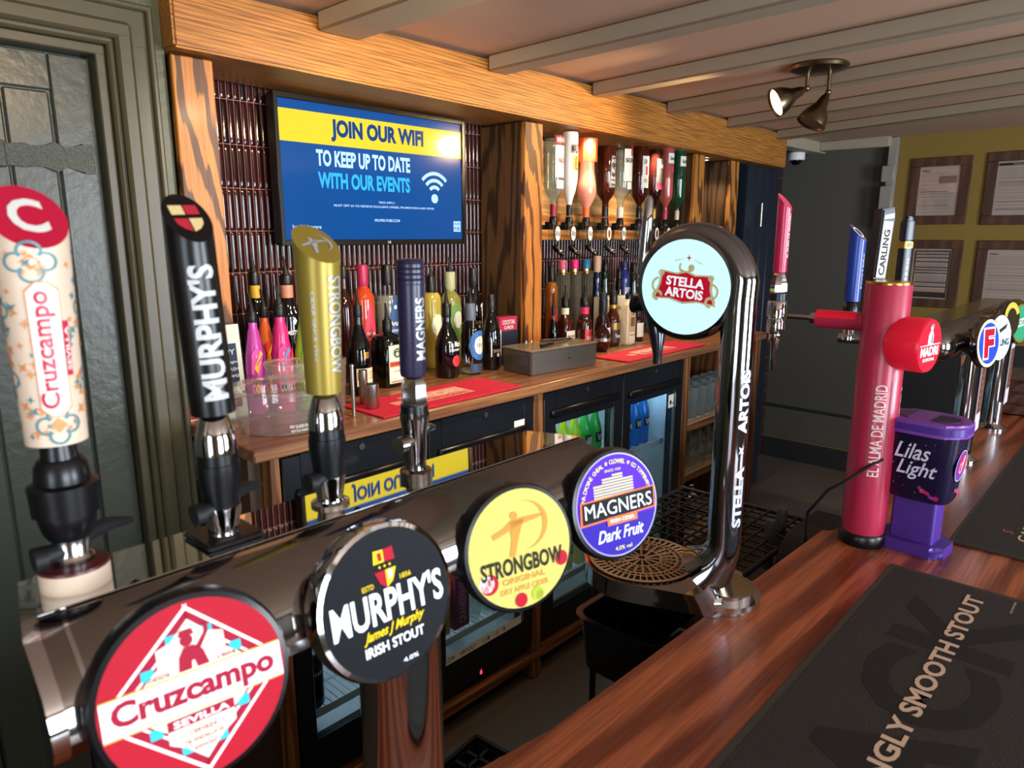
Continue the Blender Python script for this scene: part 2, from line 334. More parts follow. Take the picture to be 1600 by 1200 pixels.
# far wall: dark recess half, olive half with a dark dado
m = MB(); m.span(XR, XR+.1, 1.385, YB+.1, 0, ZC, DARKW); m.span(XR-.02, XR+.1, YF, 1.385, .96, ZC, OLIVE); m.span(XR-.03, XR+.1, YF, 1.385, 0, .96, DADO)
struct('wall_right', m, 'far wall, olive above a dark dado, dark grey in the corner recess')
m = MB(); m.span(XR-.02, XR-.001, 1.39, YB, 0, .15, DADO, .004); m.span(XR-.024, XR-.001, 1.39, YB, .145, .16, mat('skirting_edge', '#6a5b44', .5)); m.span(XR-.012, XR-.001, 1.39, YB, .37, .39, DADO, .003); struct('baseboard_right', m, 'dark skirting with a lighter top edge')  # top edge strip in a lighter brown
# ceiling joists
for i, (x, w, sl) in enumerate(((1.22, .135, 0), (1.845, .085, .03), (2.42, .075, .09), (2.98, .07, .17), (3.57, .07, .23), (4.18, .075, .27))):
    m = MB(); L_ = 4.25; a = math.atan(sl)
    m.box((x-sl*L_/2, 1.785-L_/2, ZC-.026), (w, L_/cos(a), .052), JOIST, -a, .006); struct('trim_%d' % (i+2), m, 'painted ceiling joist')
m = MB(); m.span(4.3, XR-.001, 1.80, 1.90, 2.10, ZC-.001, JOIST, .004); m.span(4.84, XR-.001, 1.39, 1.80, 2.11, ZC-.001, JOIST, .004); struct('trim_8', m, 'painted cornice boards in the far corner')
# ------------------------------------------------------------------ back bar joinery
YP = 1.835
m = MB()   # beam, bottom edge drops a little to the right
v = [(.768, 1.79, 2.013), (4.30, 1.79, 1.972), (4.30, 2.073, 1.972), (.768, 2.073, 2.013)]
lo = [m.bm.verts.new(p) for p in v]; hi = [m.bm.verts.new((p[0], p[1], ZC-.012)) for p in v]
m.f(lo[::-1], OAKX); m.f(hi, OAKX)
for k in range(4): m.f([lo[k], lo[(k+1) % 4], hi[(k+1) % 4], hi[k]], OAKX)
r = bmesh.ops.bevel(m.bm, geom=m.bm.edges[:], offset=.006, segments=2, affect='EDGES')
tag(m.build('lintel_beam'), 'long orange-brown oak beam across the top of the back bar', 'beam')
for x0, x1, lab, zt in ((.776, .878, 'oak post at the left end of the back bar, next to the green wall', 2.008), (2.043, 2.146, 'oak post right of the television, between the two bottle bays', 1.994), (3.315, 3.412, 'oak post just right of the upside-down spirit bottles', 1.98), (3.70, 3.795, 'oak post at the right end, beside the navy door', 1.976)):
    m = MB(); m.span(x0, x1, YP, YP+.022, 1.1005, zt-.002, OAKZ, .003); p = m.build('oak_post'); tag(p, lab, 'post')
    m = MB(); m.span(x0+.002, x1-.002, YP+.0225, 2.07, 1.1005, zt-.004, OAKSHADE); m.build('side_boards', p, 'side boards with shade put into their brown')  # unlit post sides: their shade is put into a darker oak
m = MB(); m.span(2.147, 3.314, 2.052, 2.073, 1.676, 1.975, wood('tan_board', '#b48a55', '#98703f', 'X', 14, 4, .5, .05, .25, .06), .002); tag(m.build('back_board'), 'tan wooden board on the wall behind the upside-down bottles', 'board')
# navy door at the right end of the back bar
m = MB(); m.span(3.86, 4.29, YP-.01, YP+.03, .005, 1.965, NAVY)
for i in range(4): m.span(3.865+i*.106, 3.965+i*.106, YP-.018, YP-.009, .01, 1.96, NAVY, .004)
d = struct('door_2', m, 'navy blue boarded door at the end of the back bar')
m = MB(); m.cyl((4.0, YP-.05, 1.63), (4.0, YP-.05, 1.76), .007, STEEL)
for z in (1.64, 1.75): m.cyl((4.0, YP-.05, z), (4.0, YP-.017, z), .005, STEEL)
m.build('door_handle', d)
# ------------------------------------------------------------------ back counter and cabinets
m = MB(); m.span(.735, 3.50, 1.488, 2.074, 1.066, 1.10, COUNTER, .004); tag(m.build('back_counter'), 'long oak back bar worktop carrying the bottles', 'worktop')
FY = 1.512
c = thing('counter_cabinet', 'wooden cabinet frame with dividers holding the two bottle fridges', 'cabinet', (2.1, 1.8, 0))
def part(name, fn, par, lab=None):
    mb = MB(); fn(mb); return mb.build(name, par, lab)
off = Vector((2.1, 1.8, 0))
for x0, x1 in ((.784, .809), (1.733, 1.782)):
    part('divider', lambda q: q.span(x0-2.1, x1-2.1, FY-1.8, .27, .005, 1.065, CABW, .002), c)
part('bottom_rail', lambda q: q.span(.809-2.1, 2.719-2.1, FY-1.8-.002, FY-1.8+.04, .072, .104, CABX, .002), c)
part('end_panel', lambda q: q.span(.752-2.1, .783-2.1, 1.56-1.8, .27, .005, 1.065, mat('brown_end_panel', '#4a3524', .5)), c, 'brown end panel')
part('plinth', lambda q: q.span(.809-2.1, 2.719-2.1, FY-1.8+.05, FY-1.8+.09, 0, .07, BLACKM), c)
FRB = mat('fridge_black', '#14171d', .32); FRI = mat('fridge_liner', '#cfd8dc', .45); WIRE = mat('shelf_wire', '#d6dde0', .35, .6); LED = mat('fridge_light', '#dff0ff', .4, emit=14)
def fridge(label, x0, x1, doors, shelf_z, power, tint, brand=None):
    cx = (x0+x1)/2; t = thing('bottle_fridge', label, 'fridge', (cx, 1.78, .105)); X = lambda v: v-cx; yf = FY+.03-1.78; yb = 1.98-1.78; H = .955
    b = MB()
    b.span(X(x0), X(x0)+.025, yf, yb, 0, H, FRB); b.span(X(x1)-.025, X(x1), yf, yb, 0, H, FRB); b.span(X(x0)+.025, X(x1)-.025, yf, yb, H-.025, H, FRB); b.span(X(x0)+.025, X(x1)-.025, yf, yb, 0, .1, FRB)
    b.span(X(x0)+.025, X(x1)-.025, yb-.02, yb, .1, H-.025, FRI); b.span(X(x0)+.026, X(x1)-.026, yf+.03, yb-.02, .101, .112, FRI)
    for sx in (X(x0)+.027, X(x1)-.03): b.span(sx, sx+.003, yf+.03, yb-.02, .112, H-.03, FRI)
    b.span(X((x0+x1)/2)-.012, X((x0+x1)/2)+.012, yf, yf+.04, .1, H-.025, FRB)
    b.build('fridge_body', t)
    for (d0, d1, w0, w1, zt, zb) in doors:
        D = MB(); zz0, zz1 = .055, H-.004; y0, y1 = yf-.03, yf-.003
        D.span(X(d0), X(w0), y0, y1, zz0, zz1, FRB, .003); D.span(X(w1), X(d1), y0, y1, zz0, zz1, FRB, .003)
        D.span(X(w0)-.001, X(w1)+.001, y0, y1, zb-.105, zz0, FRB); D.span(X(w0)-.001, X(w1)+.001, y0, y1, zt-.105, zz1, FRB)
        D.span(X(w1)-.012, X(w1), y0-.002, y0+.006, zb-.105, zt-.105, mat('door_trim_grey', '#7f8a90', .3, .7)); o = D.build('door', t)
        D = MB(); D.span(X(w0), X(w1), y0+.008, y0+.012, zb-.105, zt-.105, PANE); D.build('glass_pane', o)
        D = MB(); D.span(X(d0)+.03, X(d1)-.03, y0-.014, y0+.001, zt-.105+.028, zt-.105+.055, BLACKP, .006); D.span(X(d0)+.05, X(d1)-.05, y0-.02, y0-.012, zt-.105+.03, zt-.105+.035, BLACKP); D.build('handle', o)
        D = MB(); D.cyl((X((d0+d1)/2), y0-.006, zz1-.018), (X((d0+d1)/2), y0, zz1-.018), .009, STEEL); D.build('lock', o)
    for z in shelf_z:
        D = MB(); xa, xb = X(x0)+.035, X(x1)-.035
        for k in range(40): D.tube([(xa+(xb-xa)*k/39, yf+.04, z-.105), (xa+(xb-xa)*k/39, yb-.03, z-.105)], .0022, WIRE, 6)
        for y in (yf+.04, (yf+yb)/2, yb-.03): D.tube([(xa, y, z-.107), (xb, y, z-.107)], .004, WIRE, 6)
        D.span(xa, xb, yf+.034, yf+.037, z-.125, z-.1, mat('shelf_strip', '#e6ecee', .4)); D.build('wire_shelf', t)
    D = MB(); D.span(X(x0)+.05, X(x1)-.05, yf+.035, yf+.05, H-.075, H-.06, LED); D.build('light_strip', t)
    for (d0, d1, w0, w1, zt, zb), pw, cl in zip(doors, power, tint): area('fridge_lamp', ((w0+w1)/2, FY+.09, 1.005), (rad(-12), 0, 0), .3, .04, pw, cl)
    return t, X, yf
f1, X1, yf1 = fridge('black double-door bottle fridge on the left, mostly behind the tap rail', .812, 1.731, ((.814, 1.27, .865, 1.235, .915, .258), (1.275, 1.729, 1.325, 1.683, .915, .258)), (.60, .29), (2.0, 2.2), ((.6, .8, 1), (.95, .97, 1)))
f2, X2, yf2 = fridge('black double-door bottle fridge on the right, lit green and blue inside', 1.785, 2.716, ((1.787, 2.255, 1.85, 2.198, .938, .238), (2.26, 2.714, 2.318, 2.655, .926, .238)), (.697, .29), (2.2, 2.2), ((.9, 1, .9), (.45, .75, 1)))
WH = mat('sticker_white', '#e9e6dc', .5)
m = MB(); m.rect(X1(1.635), X1(1.685), .862, .885, WH, front(0, yf1-.0305, 0), .0006); m.build('sticker', f1, 'small white sticker')
m = MB(); q = front(X1(1.6), yf1-.0306, .835); m.rect(-.05, .05, -.012, .012, mat('badge_grey', '#3c4650', .4), q); m.text('Blizzard', mat('badge_letter', '#c9d4da', .4), q, 0, 0, .075, .014); m.build('name_badge', f1, 'grey name badge')
m = MB(); q = front(X1(1.474), yf1-.0306, .058); m.text('6', mat('red_digit', '#ff3355', .4, emit=3), q, 0, 0, None, .018); m.build('temperature_display', f1)
m = MB(); q = front(X1(1.5), yf1-.0306, .14)
m.rect(-.18, .18, .012, .042, WH, q); m.text('17.99', INK, q, -.16, .027, .035, .016); m.text('VERTICAL 5', INK, q, -.085, .027, .07, .014); m.text('1.18', INK, q, .0, .027, .03, .014); m.text('15', INK, q, .05, .027, .012, .014); m.text('1', INK, q, .085, .027, .006, .014); m.build('price_strip', f1, 'white price strip')
m = MB(); q = front(X2(2.63), yf2-.0306, .79); m.rect(-.03, .03, -.035, .022, WH, q); m.rect(-.03, .03, .024, .038, INK, q); m.rect(-.02, -.005, -.02, -.004, INK, q, .0008); m.rect(.0, .022, -.02, -.016, INK, q, .0008); m.rect(X2(2.65)-X2(2.63), X2(2.69)-X2(2.63), .055, .075, CREAM, q); m.build('price_card', f2, 'white price card')
# open glass shelves
g = thing('glass_shelf_unit', 'open wooden shelf unit for glasses right of the fridges', 'shelf unit', (3.1, 1.78, 0))
for x0, x1 in ((2.721, 2.776), (3.44, 3.492)): part('side_panel', lambda q: q.span(x0-3.1, x1-3.1, FY-1.78, .27, .005, 1.065, CABW, .002), g)
LINER = mat('shelf_liner', '#dcc19c', .7)
for z in (.745, .505, .165):
    part('shelf', lambda q: q.span(2.777-3.1, 3.439-3.1, FY-1.78+.002, .27, z-.03, z, CABX, .002), g)
    def ln(q):
        for k in range(34): q.span(2.78-3.1+.0192*k, 2.789-3.1+.0192*k, FY-1.78+.006, .25, z+.0005, z+.004, LINER)
        for k in range(14): q.span(2.78-3.1, 3.435-3.1, FY-1.78+.006+.035*k, FY-1.78+.016+.035*k, z+.002, z+.005, LINER)
    part('shelf_liner', ln, g, 'beige slotted liner')
part('back_panel', lambda q: q.span(2.777-3.1, 3.439-3.1, .265, .29, .01, 1.06, mat('shelf_back', '#17181b', .6)), g)
# ------------------------------------------------------------------ television
t = thing('television', 'wall-mounted flat screen showing a blue and yellow wifi notice', 'television', (1.51, 2.06, 1.772))
m = MB(); m.span(-.381, .381, -.055, -.01, -.221, .221, BLACKP, .006); m.span(-.2, .2, -.01, .012, -.15, .15, BLACKM)
BZ = mat('bezel', '#15130f', .25)
for x0, x1, z0, z1 in ((-.383, -.368, -.223, .223), (.368, .383, -.223, .223), (-.37, .37, .205, .223), (-.37, .37, -.223, -.205)): m.span(x0, x1, -.062, -.05, z0, z1, BZ, .002)
m.build('housing', t)
def screen(n, c, s_=1.0): return mat(n, c, .12, coat=.3, emit=s_)
SB = screen('screen_blue', '#0a3670', .75); SY = screen('screen_yellow', '#a89e28', .5); SN = screen('screen_navy', '#0a2f66', .5); SP = screen('screen_pale', '#84aad6', .75); SC = screen('screen_cyan', '#2583c2', .8)
m = MB(); q = front(0, -.0555, 0); m.rect(-.368, .368, -.205, .205, SB, q, 0); m.rect(-.368, .368, .085, .178, SY, q, .0005)
m.text('JOIN OUR WIFI', SN, q, .0, .131, .375, .068, .05)
m.text('TO KEEP UP TO DATE', SP, q, -.06, .045, .37, .05, .038); m.text('WITH OUR EVENTS', SC, q, -.06, -.022, .365, .05, .038)
m.text('T&CS APPLY.', SP, q, .02, -.083, .07, .007); m.text('MUST OPT IN TO RECEIVE EXCLUSIVE OFFERS, PROMOTIONS AND NEWS', SP, q, .02, -.098, .42, .008); m.text('PROPER-PUBS.COM', SP, q, .02, -.142, .105, .009); m.text('be drinkaware', SP, q, -.29, -.165, .1, .012)
for r0, r1 in ((.022, .034), (.045, .057), (.069, .081)): m.arc((.235, -.05), r0, r1, SP, q, rad(42), rad(138), 20)
m.arc((.235, -.062), 0.0001, .016, SP, q, 0, 2*pi, 20)
m.rect(.325, .36, -.178, -.14, SP, q); m.text('PROPER', SB, q, .3425, -.150, .03, .008); m.text('PUBS', SB, q, .3425, -.167, .028, .012)
m.build('screen', t)
m = MB(); m.text('LG', mat('logo_silver', '#cfcfcf', .3), front(.02, -.0625, -.214), 0, 0, None, .008); m.build('maker_badge', t)

# ------------------------------------------------------------------ bottles
POUR = BLACKM; CZ = 1.1005
def sq(n=5.0, zs=9, zt=10, e=1.0):
    def fn(a, z):
        q = (abs(cos(a))**n+abs(sin(a))**n)**(-1/n)
        k = 0 if z > zt else (1 if z < zs else (zt-z)/(zt-zs)); return 1+(q-1)*k
    return fn
def patch(m, r, phi, da, z0, z1, mt, shape=None, n=14, lift=.0007):
    mp = round_map(r, phi)
    for i in range(n):
        a = -da+2*da*i/n; b = -da+2*da*(i+1)/n
        m.poly([Vector(((r+lift)*cos(phi+u), (r+lift)*sin(phi+u), z)) for u, z in ((a, z0), (b, z0), (b, z1), (a, z1))], mt)
def body_prof(r, S, K, nr, kind):
    if kind == 'slope': p = [(r*.9, .001), (r, .008), (r, S*.62), (r*.93, S*.78), (r*.72, S*.93), (nr*1.35, S+(K-S)*.25), (nr, S+(K-S)*.55)]
    elif kind == 'round': p = [(r*.55, .001), (r*.8, S*.12), (r*.97, S*.32), (r, S*.5), (r*.95, S*.68), (r*.75, S*.88), (nr*1.3, S*1.03), (nr, S+(K-S)*.5)]
    elif kind == 'flask': p = [(r*.9, .001), (r, .01), (r, S*.5), (r*.98, S*.72), (r*.85, S*.9), (r*.55, S*1.0), (nr*1.1, S+(K-S)*.4), (nr, S+(K-S)*.6)]
    else: p = [(r*.92, .001), (r, .008), (r, S*.9), (r*.95, S*.955), (r*.75, S), (nr*1.5, S+(K-S)*.18), (nr*1.05, S+(K-S)*.4), (nr, S+(K-S)*.6)]
    return p+[(nr, K)]
def bottle(label, X, Y, r, H, S, nr, K, glass_m, cap_m, group, kind='flat', shape=None, lab=(), pour=True, liquid=None, band=None, z=None, ph=-pi/2, name='bottle', cat='bottle', neck=None, plen=.03):
    t = thing(name, label, cat, (X, Y, CZ if z is None else z), 0, group)
    sh = sq(6, S*.8, S*1.05) if shape == 'square' else None
    m = MB(); m.lathe(body_prof(r, S, K, nr, kind), glass_m, 24, None, sh, True); m.build('glass_body', t)
    if liquid:
        m = MB(); p = [(a*.93, .006+b_*.97) for a, b_ in body_prof(r, S, K, nr, kind)]; p = [q for q in p if q[1] < (S+(K-S)*.5)*liquid[1]]; p.append((p[-1][0], p[-1][1]+.003)); m.lathe(p, liquid[0], 20, None, sh); m.build('liquid', t)
    m = MB(); m.lathe([(nr*1.12, K-.012), (nr*1.16, K-.01), (nr*1.16, H-.003), (nr*1.02, H)], cap_m, 18); m.build('cap', t)
    if pour:
        m = MB(); m.tube([(0, 0, H), (0, 0, H+.012), (-.003, -.002, H+plen), (-.007, -.004, H+plen*1.8)], [nr*.75, nr*.5, .0042, .0034], POUR, 10); m.build('pourer', t)
    if band: m = MB(); m.lathe([(nr*1.1, K-band[1]), (nr*1.12, K-band[1]*.5), (nr*1.13, K-.011)], band[0], 18); m.build('neck_band', t)
    if lab:
        m = MB()
        for L in lab:
            if L[0] == 'p':
                _, z0, z1, da, mt = L; patch(m, r*(1.0 if not sh else 1.0), ph, da, z0, z1, mt)
            elif L[0] == 't':
                _, s_, zc, w, h, mt = L[:6]; m.text(s_, mt, round_map(r+.0012, ph), L[6] if len(L) > 6 else 0, zc, w, h, .02, cuts=5)
            elif L[0] == 'tv':
                _, s_, zc, w, h, mt = L; m.text(s_, mt, round_map(r+.0012, ph), 0, zc, w, h, .02, rot=pi/2, cuts=5)
            elif L[0] == 'o':
                _, zc, ra, rb, mt = L; mp = round_map(r+.001, ph)
                for i in range(8):
                    x0 = -ra+2*ra*i/8; x1 = x0+ra/4; f_ = lambda x: rb*math.sqrt(max(0, 1-(x/ra)**2)); m.mark([(x0, zc-f_(x0)), (x1, zc-f_(x1)), (x1, zc+f_(x1)), (x0, zc+f_(x0))], mt, mp, .0002*(1+(mt.name != 'x')))
            elif L[0] == 'oo':
                _, zc, ra, rb, mt, x_ = L; mp = round_map(r+.0016, ph)
                for i in range(8):
                    x0 = -ra+2*ra*i/8; x1 = x0+ra/4; f_ = lambda x: rb*math.sqrt(max(0, 1-(x/ra)**2)); m.mark([(x_+x0, zc-f_(x0)), (x_+x1, zc-f_(x1)), (x_+x1, zc+f_(x1)), (x_+x0, zc+f_(x0))], mt, mp, .0004)
            elif L[0] == 'd':
                _, zc, ra, rb, mt = L; mp = round_map(r+.001, ph)
                for i in range(10):
                    x0 = -ra+2*ra*i/10; x1 = x0+ra/5; f_ = lambda x: rb*(1-abs(x)/ra); m.mark([(x0, zc-f_(x0)), (x1, zc-f_(x1)), (x1, zc+f_(x1)), (x0, zc+f_(x0))], mt, mp, .0003)
            elif L[0] == 's':
                _, pts, mt = L; mp = round_map(r+.001, ph); m.mark(pts, mt, mp, .0005)
        m.build('label', t)
    return t
def col(n, c, r_=.12, tr=0): return mat(n, c, r_, coat=.4, trans=tr)
BKG = col('black_bottle_glass', '#07070a', .06); DKG = col('dark_green_glass', '#0c1f14', .07); BRG = col('brown_liquor', '#471a0c', .06, .35); DBG = col('deep_red_brown', '#2a0d0a', .06); AMB = col('amber_liquor', '#b3641c', .08, .5)
ORG = col('orange_liquor', '#e0522a', .1, .4); PNK = col('pink_liquor', '#d86a62', .08, .5); YEL = col('yellow_liquor', '#d9c653', .12, .4); GRY = col('pale_green_liquor', '#a9ac5e', .12, .4); GRN = col('green_gin_glass', '#0f4a2f', .05, .3); NVG = col('navy_glass', '#101a3a', .08); COB = col('cobalt_glass', '#27367c', .1)
WLIQ = glass('clear_spirit', '#eef3f0', 1.33, .04, .22, '#d8d6c8'); CREAML = col('cream_liqueur', '#e3d6c0', .25); CORAL = col('coral_bottle', '#e2917a', .3)
ML = mat('lettering_white', '#ece8df', .5); MK = mat('lettering_black', '#141414', .5); CAPK = mat('cap_black', '#0d0d0f', .35); CAPG = mat('cap_gold', '#b68a3c', .3, .6)
def col2(n, c): return mat(n, c, .5)
BL = 'bottles on the left of the back bar'; BR_ = 'bottles on the right of the back bar'
# --- four bright flavoured tequila bottles with pourers
def corky(label, X, Y, r, H, S, nr, K, base, spots):
    b = col('shot_bottle_'+base[1:], base, .3)
    labs = [('s', [(x*r, z*S) for x, z in pts], col2('splash_'+c[1:], c)) for pts, c in spots]
    labs += [('p', .05, .098, .85, CAPK), ('t', 'CORKYS', .074, .05, .026, ML)]
    bottle(label, X, Y, r, H, S, nr, K, b, CAPK, 'bright flavoured shot bottles', 'slope', None, labs, True, None, None, plen=.028)
SPL = lambda c1, c2, c3: [([(-.9, .55), (-.1, .5), (.3, .78), (-.3, .9), (-.8, .8)], c1), ([(.2, .45), (.9, .6), (.7, .85), (.35, .7)], c2), ([(-.6, .62), (.1, .85), (.35, .8), (-.3, .55)], c3)]
corky('purple and pink splashed bottle, leftmost beside the oak post', .913, 1.80, .027, .279, .21, .0113, .264, '#b23a9a', SPL('#d94fb0', '#7b3a9c', '#f0b428'))
corky('orange and red splashed bottle behind the purple one', .992, 1.885, .0276, .282, .21, .0111, .264, '#d6632a', SPL('#e84040', '#7aa13a', '#f2c12e'))
corky('hot pink splashed bottle with a blue patch', .982, 1.78, .0293, .298, .215, .0142, .275, '#c72672', SPL('#e23a8c', '#e2463e', '#3f8fc4'))
corky('lime green splashed bottle with a red patch, next to the gold tap handle', 1.036, 1.75, .0297, .297, .212, .0126, .276, '#7fae1f', SPL('#b6d22a', '#2f9a4c', '#e25a3a'))
bottle('tall black bottle with a yellow neck band behind the bright bottles', 1.022, 1.985, .0346, .376, .27, .0135, .348, BKG, CAPK, BL, 'flat', None, [('t', 'MISTRAL', .19, .05, .014, ML)], True, None, (mat('band_yellow', '#c9a326', .4), .05))
bottle('tall black bottle with a copper neck band behind the bright bottles', 1.125, 1.985, .0366, .363, .26, .0168, .344, BKG, CAPK, BL, 'flat', None, [('t', 'MISTRAL', .19, .05, .014, ML), ('d', .225, .007, .012, ML)], True, None, (mat('band_copper', '#c08468', .4), .05))
bottle('slim dark bottle behind the irish cream, mostly hidden by the gold handle', 1.329, 1.985, .026, .381, .271, .0106, .354, DBG, CAPK, BL, 'flat', None, (), False)
bottle('black cream liqueur bottle with a red and cream label', 1.25, 1.80, .036, .273, .184, .0117, .250, BKG, CAPK, BL, 'slope', None, [('p', .03, .085, .9, col2('label_cream', '#e6d6b0')), ('p', .05, .075, .91, col2('label_brick', '#8c2c22')), ('t', 'BAILEYS', .0625, .05, .016, CREAM), ('p', .115, .135, .25, CAPG)], True)
bottle('orange square-shouldered gin bottle with a magenta cap', 1.404, 1.985, .0368, .385, .297, .0162, .328, ORG, mat('cap_magenta', '#a3204e', .35), BL, 'flat', None, [('d', .17, .024, .10, col2('label_pink', '#d83a5c')), ('t', 'Artisan', .16, .035, .014, ML), ('t', 'VANILLA', .14, .03, .008, ML)], False)
bottle('clear gin bottle with a black cap and a blue diamond label', 1.504, 1.985, .0412, .382, .291, .0156, .324, CLEAR, CAPK, BL, 'flat', None, [('d', .17, .032, .12, col2('label_blue', '#23457c')), ('t', 'Artisan', .185, .04, .016, ML), ('t', 'BOTANICAL', .16, .035, .009, ML), ('oo', .24, .006, .007, ML, 0)], False, (WLIQ, .9))
JG = col('herbal_glass', '#070b08', .05)
t = bottle('squat square black herbal liqueur bottle with a cream and green label', 1.392, 1.845, .047, .214, .166, .0136, .187, JG, CAPK, BL, 'flat', 'square', (), True)
m = MB(); q = front(0, -.0482, 0); LG_ = col2('label_dark_green', '#2e4a2c'); LC = col2('label_ivory', '#e4dcc8')
m.rect(-.036, .036, .012, .14, LG_, q, .0002); m.rect(-.033, .033, .015, .137, LC, q, .0006); m.rect(-.031, .031, .068, .085, col2('label_orange', '#d2502c'), q, .0009); m.text('JAGERMEISTER', INK, q, 0, .0765, .056, .008, z=.0013)
m.arc((0, .112), .0001, .02, col2('crest_green', '#3c5a3a'), q, 0, 2*pi, 24, .0009); m.arc((0, .112), .016, .019, LC, q, 0, 2*pi, 24, .0013); m.arc((0, .108), .002, .006, LC, q, 0, 2*pi, 12, .0013)
m.tube([q(-.001, .118, .001), q(-.008, .124, .001)], .0008, LC, 6); m.tube([q(.001, .118, .001), q(.008, .124, .001)], .0008, LC, 6)
m.text('Kräuterlikör', col2('label_rust', '#b0603c'), q, 0, .054, .03, .006, z=.001); m.rect(-.028, .028, .018, .022, col2('label_orange', '#d2502c'), q, .0009); m.build('label', t)
bottle('amber bottle with a blue cap, half hidden by the navy tap handle', 1.562, 1.912, .0312, .228, .184, .0111, .206, AMB, mat('cap_blue', '#2456c0', .35), BL, 'flat', None, (), False)
bottle('yellow fruit liqueur bottle with an orange neck and a pourer', 1.701, 1.985, .0352, .336, .276, .0141, .281, YEL, CAPK, BL, 'flat', None, [('oo', .16, .028, .04, col2('label_pale', '#dfe0c0'), 0)], True, None, (mat('band_orange', '#dd7a22', .4), .045))
bottle('pale green liqueur bottle with a round green label', 1.808, 2.0, .0401, .347, .262, .0170, .293, GRY, mat('cap_sage', '#a7ad86', .4), BL, 'flat', None, [('oo', .17, .042, .062, col2('label_green', '#6f9a4e'), 0), ('oo', .17, .022, .032, ML, .003)], True)
bottle('round-shouldered black coffee liqueur bottle with a red ribbon', 1.618, 1.81, .042, .254, .160, .0133, .219, BKG, CAPK, BL, 'slope', None, [('t', 'Tia Maria', .118, .055, .02, ML), ('t', 'COLD BREW', .098, .04, .008, ML), ('oo', .06, .018, .02, col2('label_red', '#c02a35'), .004)], True, None, (mat('band_red', '#a02020', .4), .008))
t = bottle('clear tequila bottle with a round blue label', 1.712, 1.79, .0385, .249, .180, .0146, .202, CLEAR, mat('cap_grey', '#5a6270', .4), BL, 'flat', None, [('oo', .105, .043, .052, col2('label_royal', '#2f5f9e'), .004), ('oo', .105, .026, .032, LC, .006), ('t', 'TAYE', .105, .03, .013, INK, .006)], True, (WLIQ, .75))
m = MB(); patch(m, .0385, -pi/2, .8, .012, .04, col2('label_slate', '#2b3a55')); m.build('lower_label', t)
WLB = col2('wine_label', '#d9d3cc')
for lab, X, Y, r, H, S, nr, K in (('tall black wine bottle at the back, half hidden by the bottle in front', 1.915, 1.985, .0335, .359, .259, .0149, .308), ('black wine bottle with a slanted white label, standing in front', 1.825, 1.80, .0345, .273, .185, .0128, .227)):
    z0 = .05 if Y < 1.9 else .13
    bottle(lab, X, Y, r, H, S, nr, K, BKG, mat('capsule_black', '#1a1214', .35), 'wine bottles on the back bar', 'slope', None,
           [('s', [(-.03, z0), (0, z0), (.03, z0), (.03, z0+.095), (0, z0+.085), (-.03, z0+.07)], WLB)]+[('oo', z0+.045+.015*j, .003, .005, INK, -.012+.012*i) for i in range(3) for j in range(3 if i else 2)]+[('t', 'SHIRAZ', z0+.022, .04, .012, col2('wine_letter', '#9c8a80'))], False)
# --- right bay
bottle('amber whiskey liqueur bottle with a teal neck band, next to the oak post', 2.385, 1.985, .0279, .346, .277, .0126, .294, AMB, CAPK, BR_, 'flat', None, [('p', .06, .17, .9, col2('label_crimson', '#b3303a'))], True, None, (mat('band_teal', '#3f7f78', .4), .04))
MIR = glass('smoky_clear_glass', '#dcdcd6', 1.5, .03, .22, '#8f8a80'); MIRT = mat('mirror_gold_top', '#d9b25e', .12, .9)
for lab, X, c in (('tall square clear vodka bottle with a pale pink cap', 2.462, '#d05a7a'), ('tall square clear vodka bottle with a hot pink cap', 2.545, '#d81d78'), ('tall square clear vodka bottle with a blue cap', 2.632, '#2a7fae')):
    t = thing('vodka_bottle', lab, 'bottle', (X, 1.985, CZ), 0, 'square clear vodka bottles')
    m = MB(); m.box((0, 0, .16), (.056, .046, .318), MIR, 0, .006, None, 2); m.box((0, 0, .012), (.05, .04, .02), CLEAR, 0, .003); m.lathe([(.016, .31), (.015, .333)], MIRT, 16); m.box((0, 0, .3185), (.06, .046, .004), MIRT); m.build('glass_body', t)
    m = MB(); m.lathe([(.0175, .333), (.018, .336), (.018, .37), (.016, .373)], mat('cap_'+c[1:], c, .35), 18); m.build('cap', t)
bottle('navy wine bottle with a cream capsule', 2.715, 1.985, .0226, .387, .270, .0150, .326, NVG, mat('capsule_cream', '#c9a98a', .5), BR_, 'slope', None, [('p', .1, .17, .6, col2('label_grey', '#b9b7b2'))], False)
bottle('dark green bottle with a pourer, between the navy wine and the blue bottle', 2.786, 1.99, .0245, .356, .288, .0138, .327, DKG, CAPK, BR_, 'slope', None, [('p', .12, .2, .7, col2('label_moss', '#2f3a24'))], True)
bottle('small black bottle with a pourer, right of the dark green one', 2.86, 1.96, .0245, .320, .251, .0107, .296, BKG, CAPK, BR_, 'slope', None, [('t', 'GO', .19, .02, .02, ML)], True)
bottle('cobalt blue vodka bottle with white letters', 2.94, 1.985, .0268, .356, .297, .0126, .337, COB, mat('cap_cobalt', '#2b2f66', .4), BR_, 'flat', None, [('t', 'SKYY', .22, .038, .026, ML), ('p', .19, .195, .7, ML)], True)
bottle('olive green bottle, rightmost behind the white and red lollipop tap', 3.022, 1.985, .0256, .350, .272, .0128, .319, DKG, CAPK, BR_, 'slope', None, [('p', .1, .2, .7, col2('label_olive', '#5a5a36'))], False)
bottle('small black bottle tight against the oak post', 2.262, 1.87, .0184, .194, .121, .0079, .168, BKG, CAPK, BR_, 'slope', None, [('p', .03, .06, .7, LC)], True, None, (mat('band_brick', '#9c3a2c', .4), .03))
t = bottle('bourbon bottle with a cream label and cream neck', 2.352, 1.88, .0312, .222, .130, .0149, .192, BRG, CAPK, BR_, 'flat', 'square', [], True, None, (LC, .055))
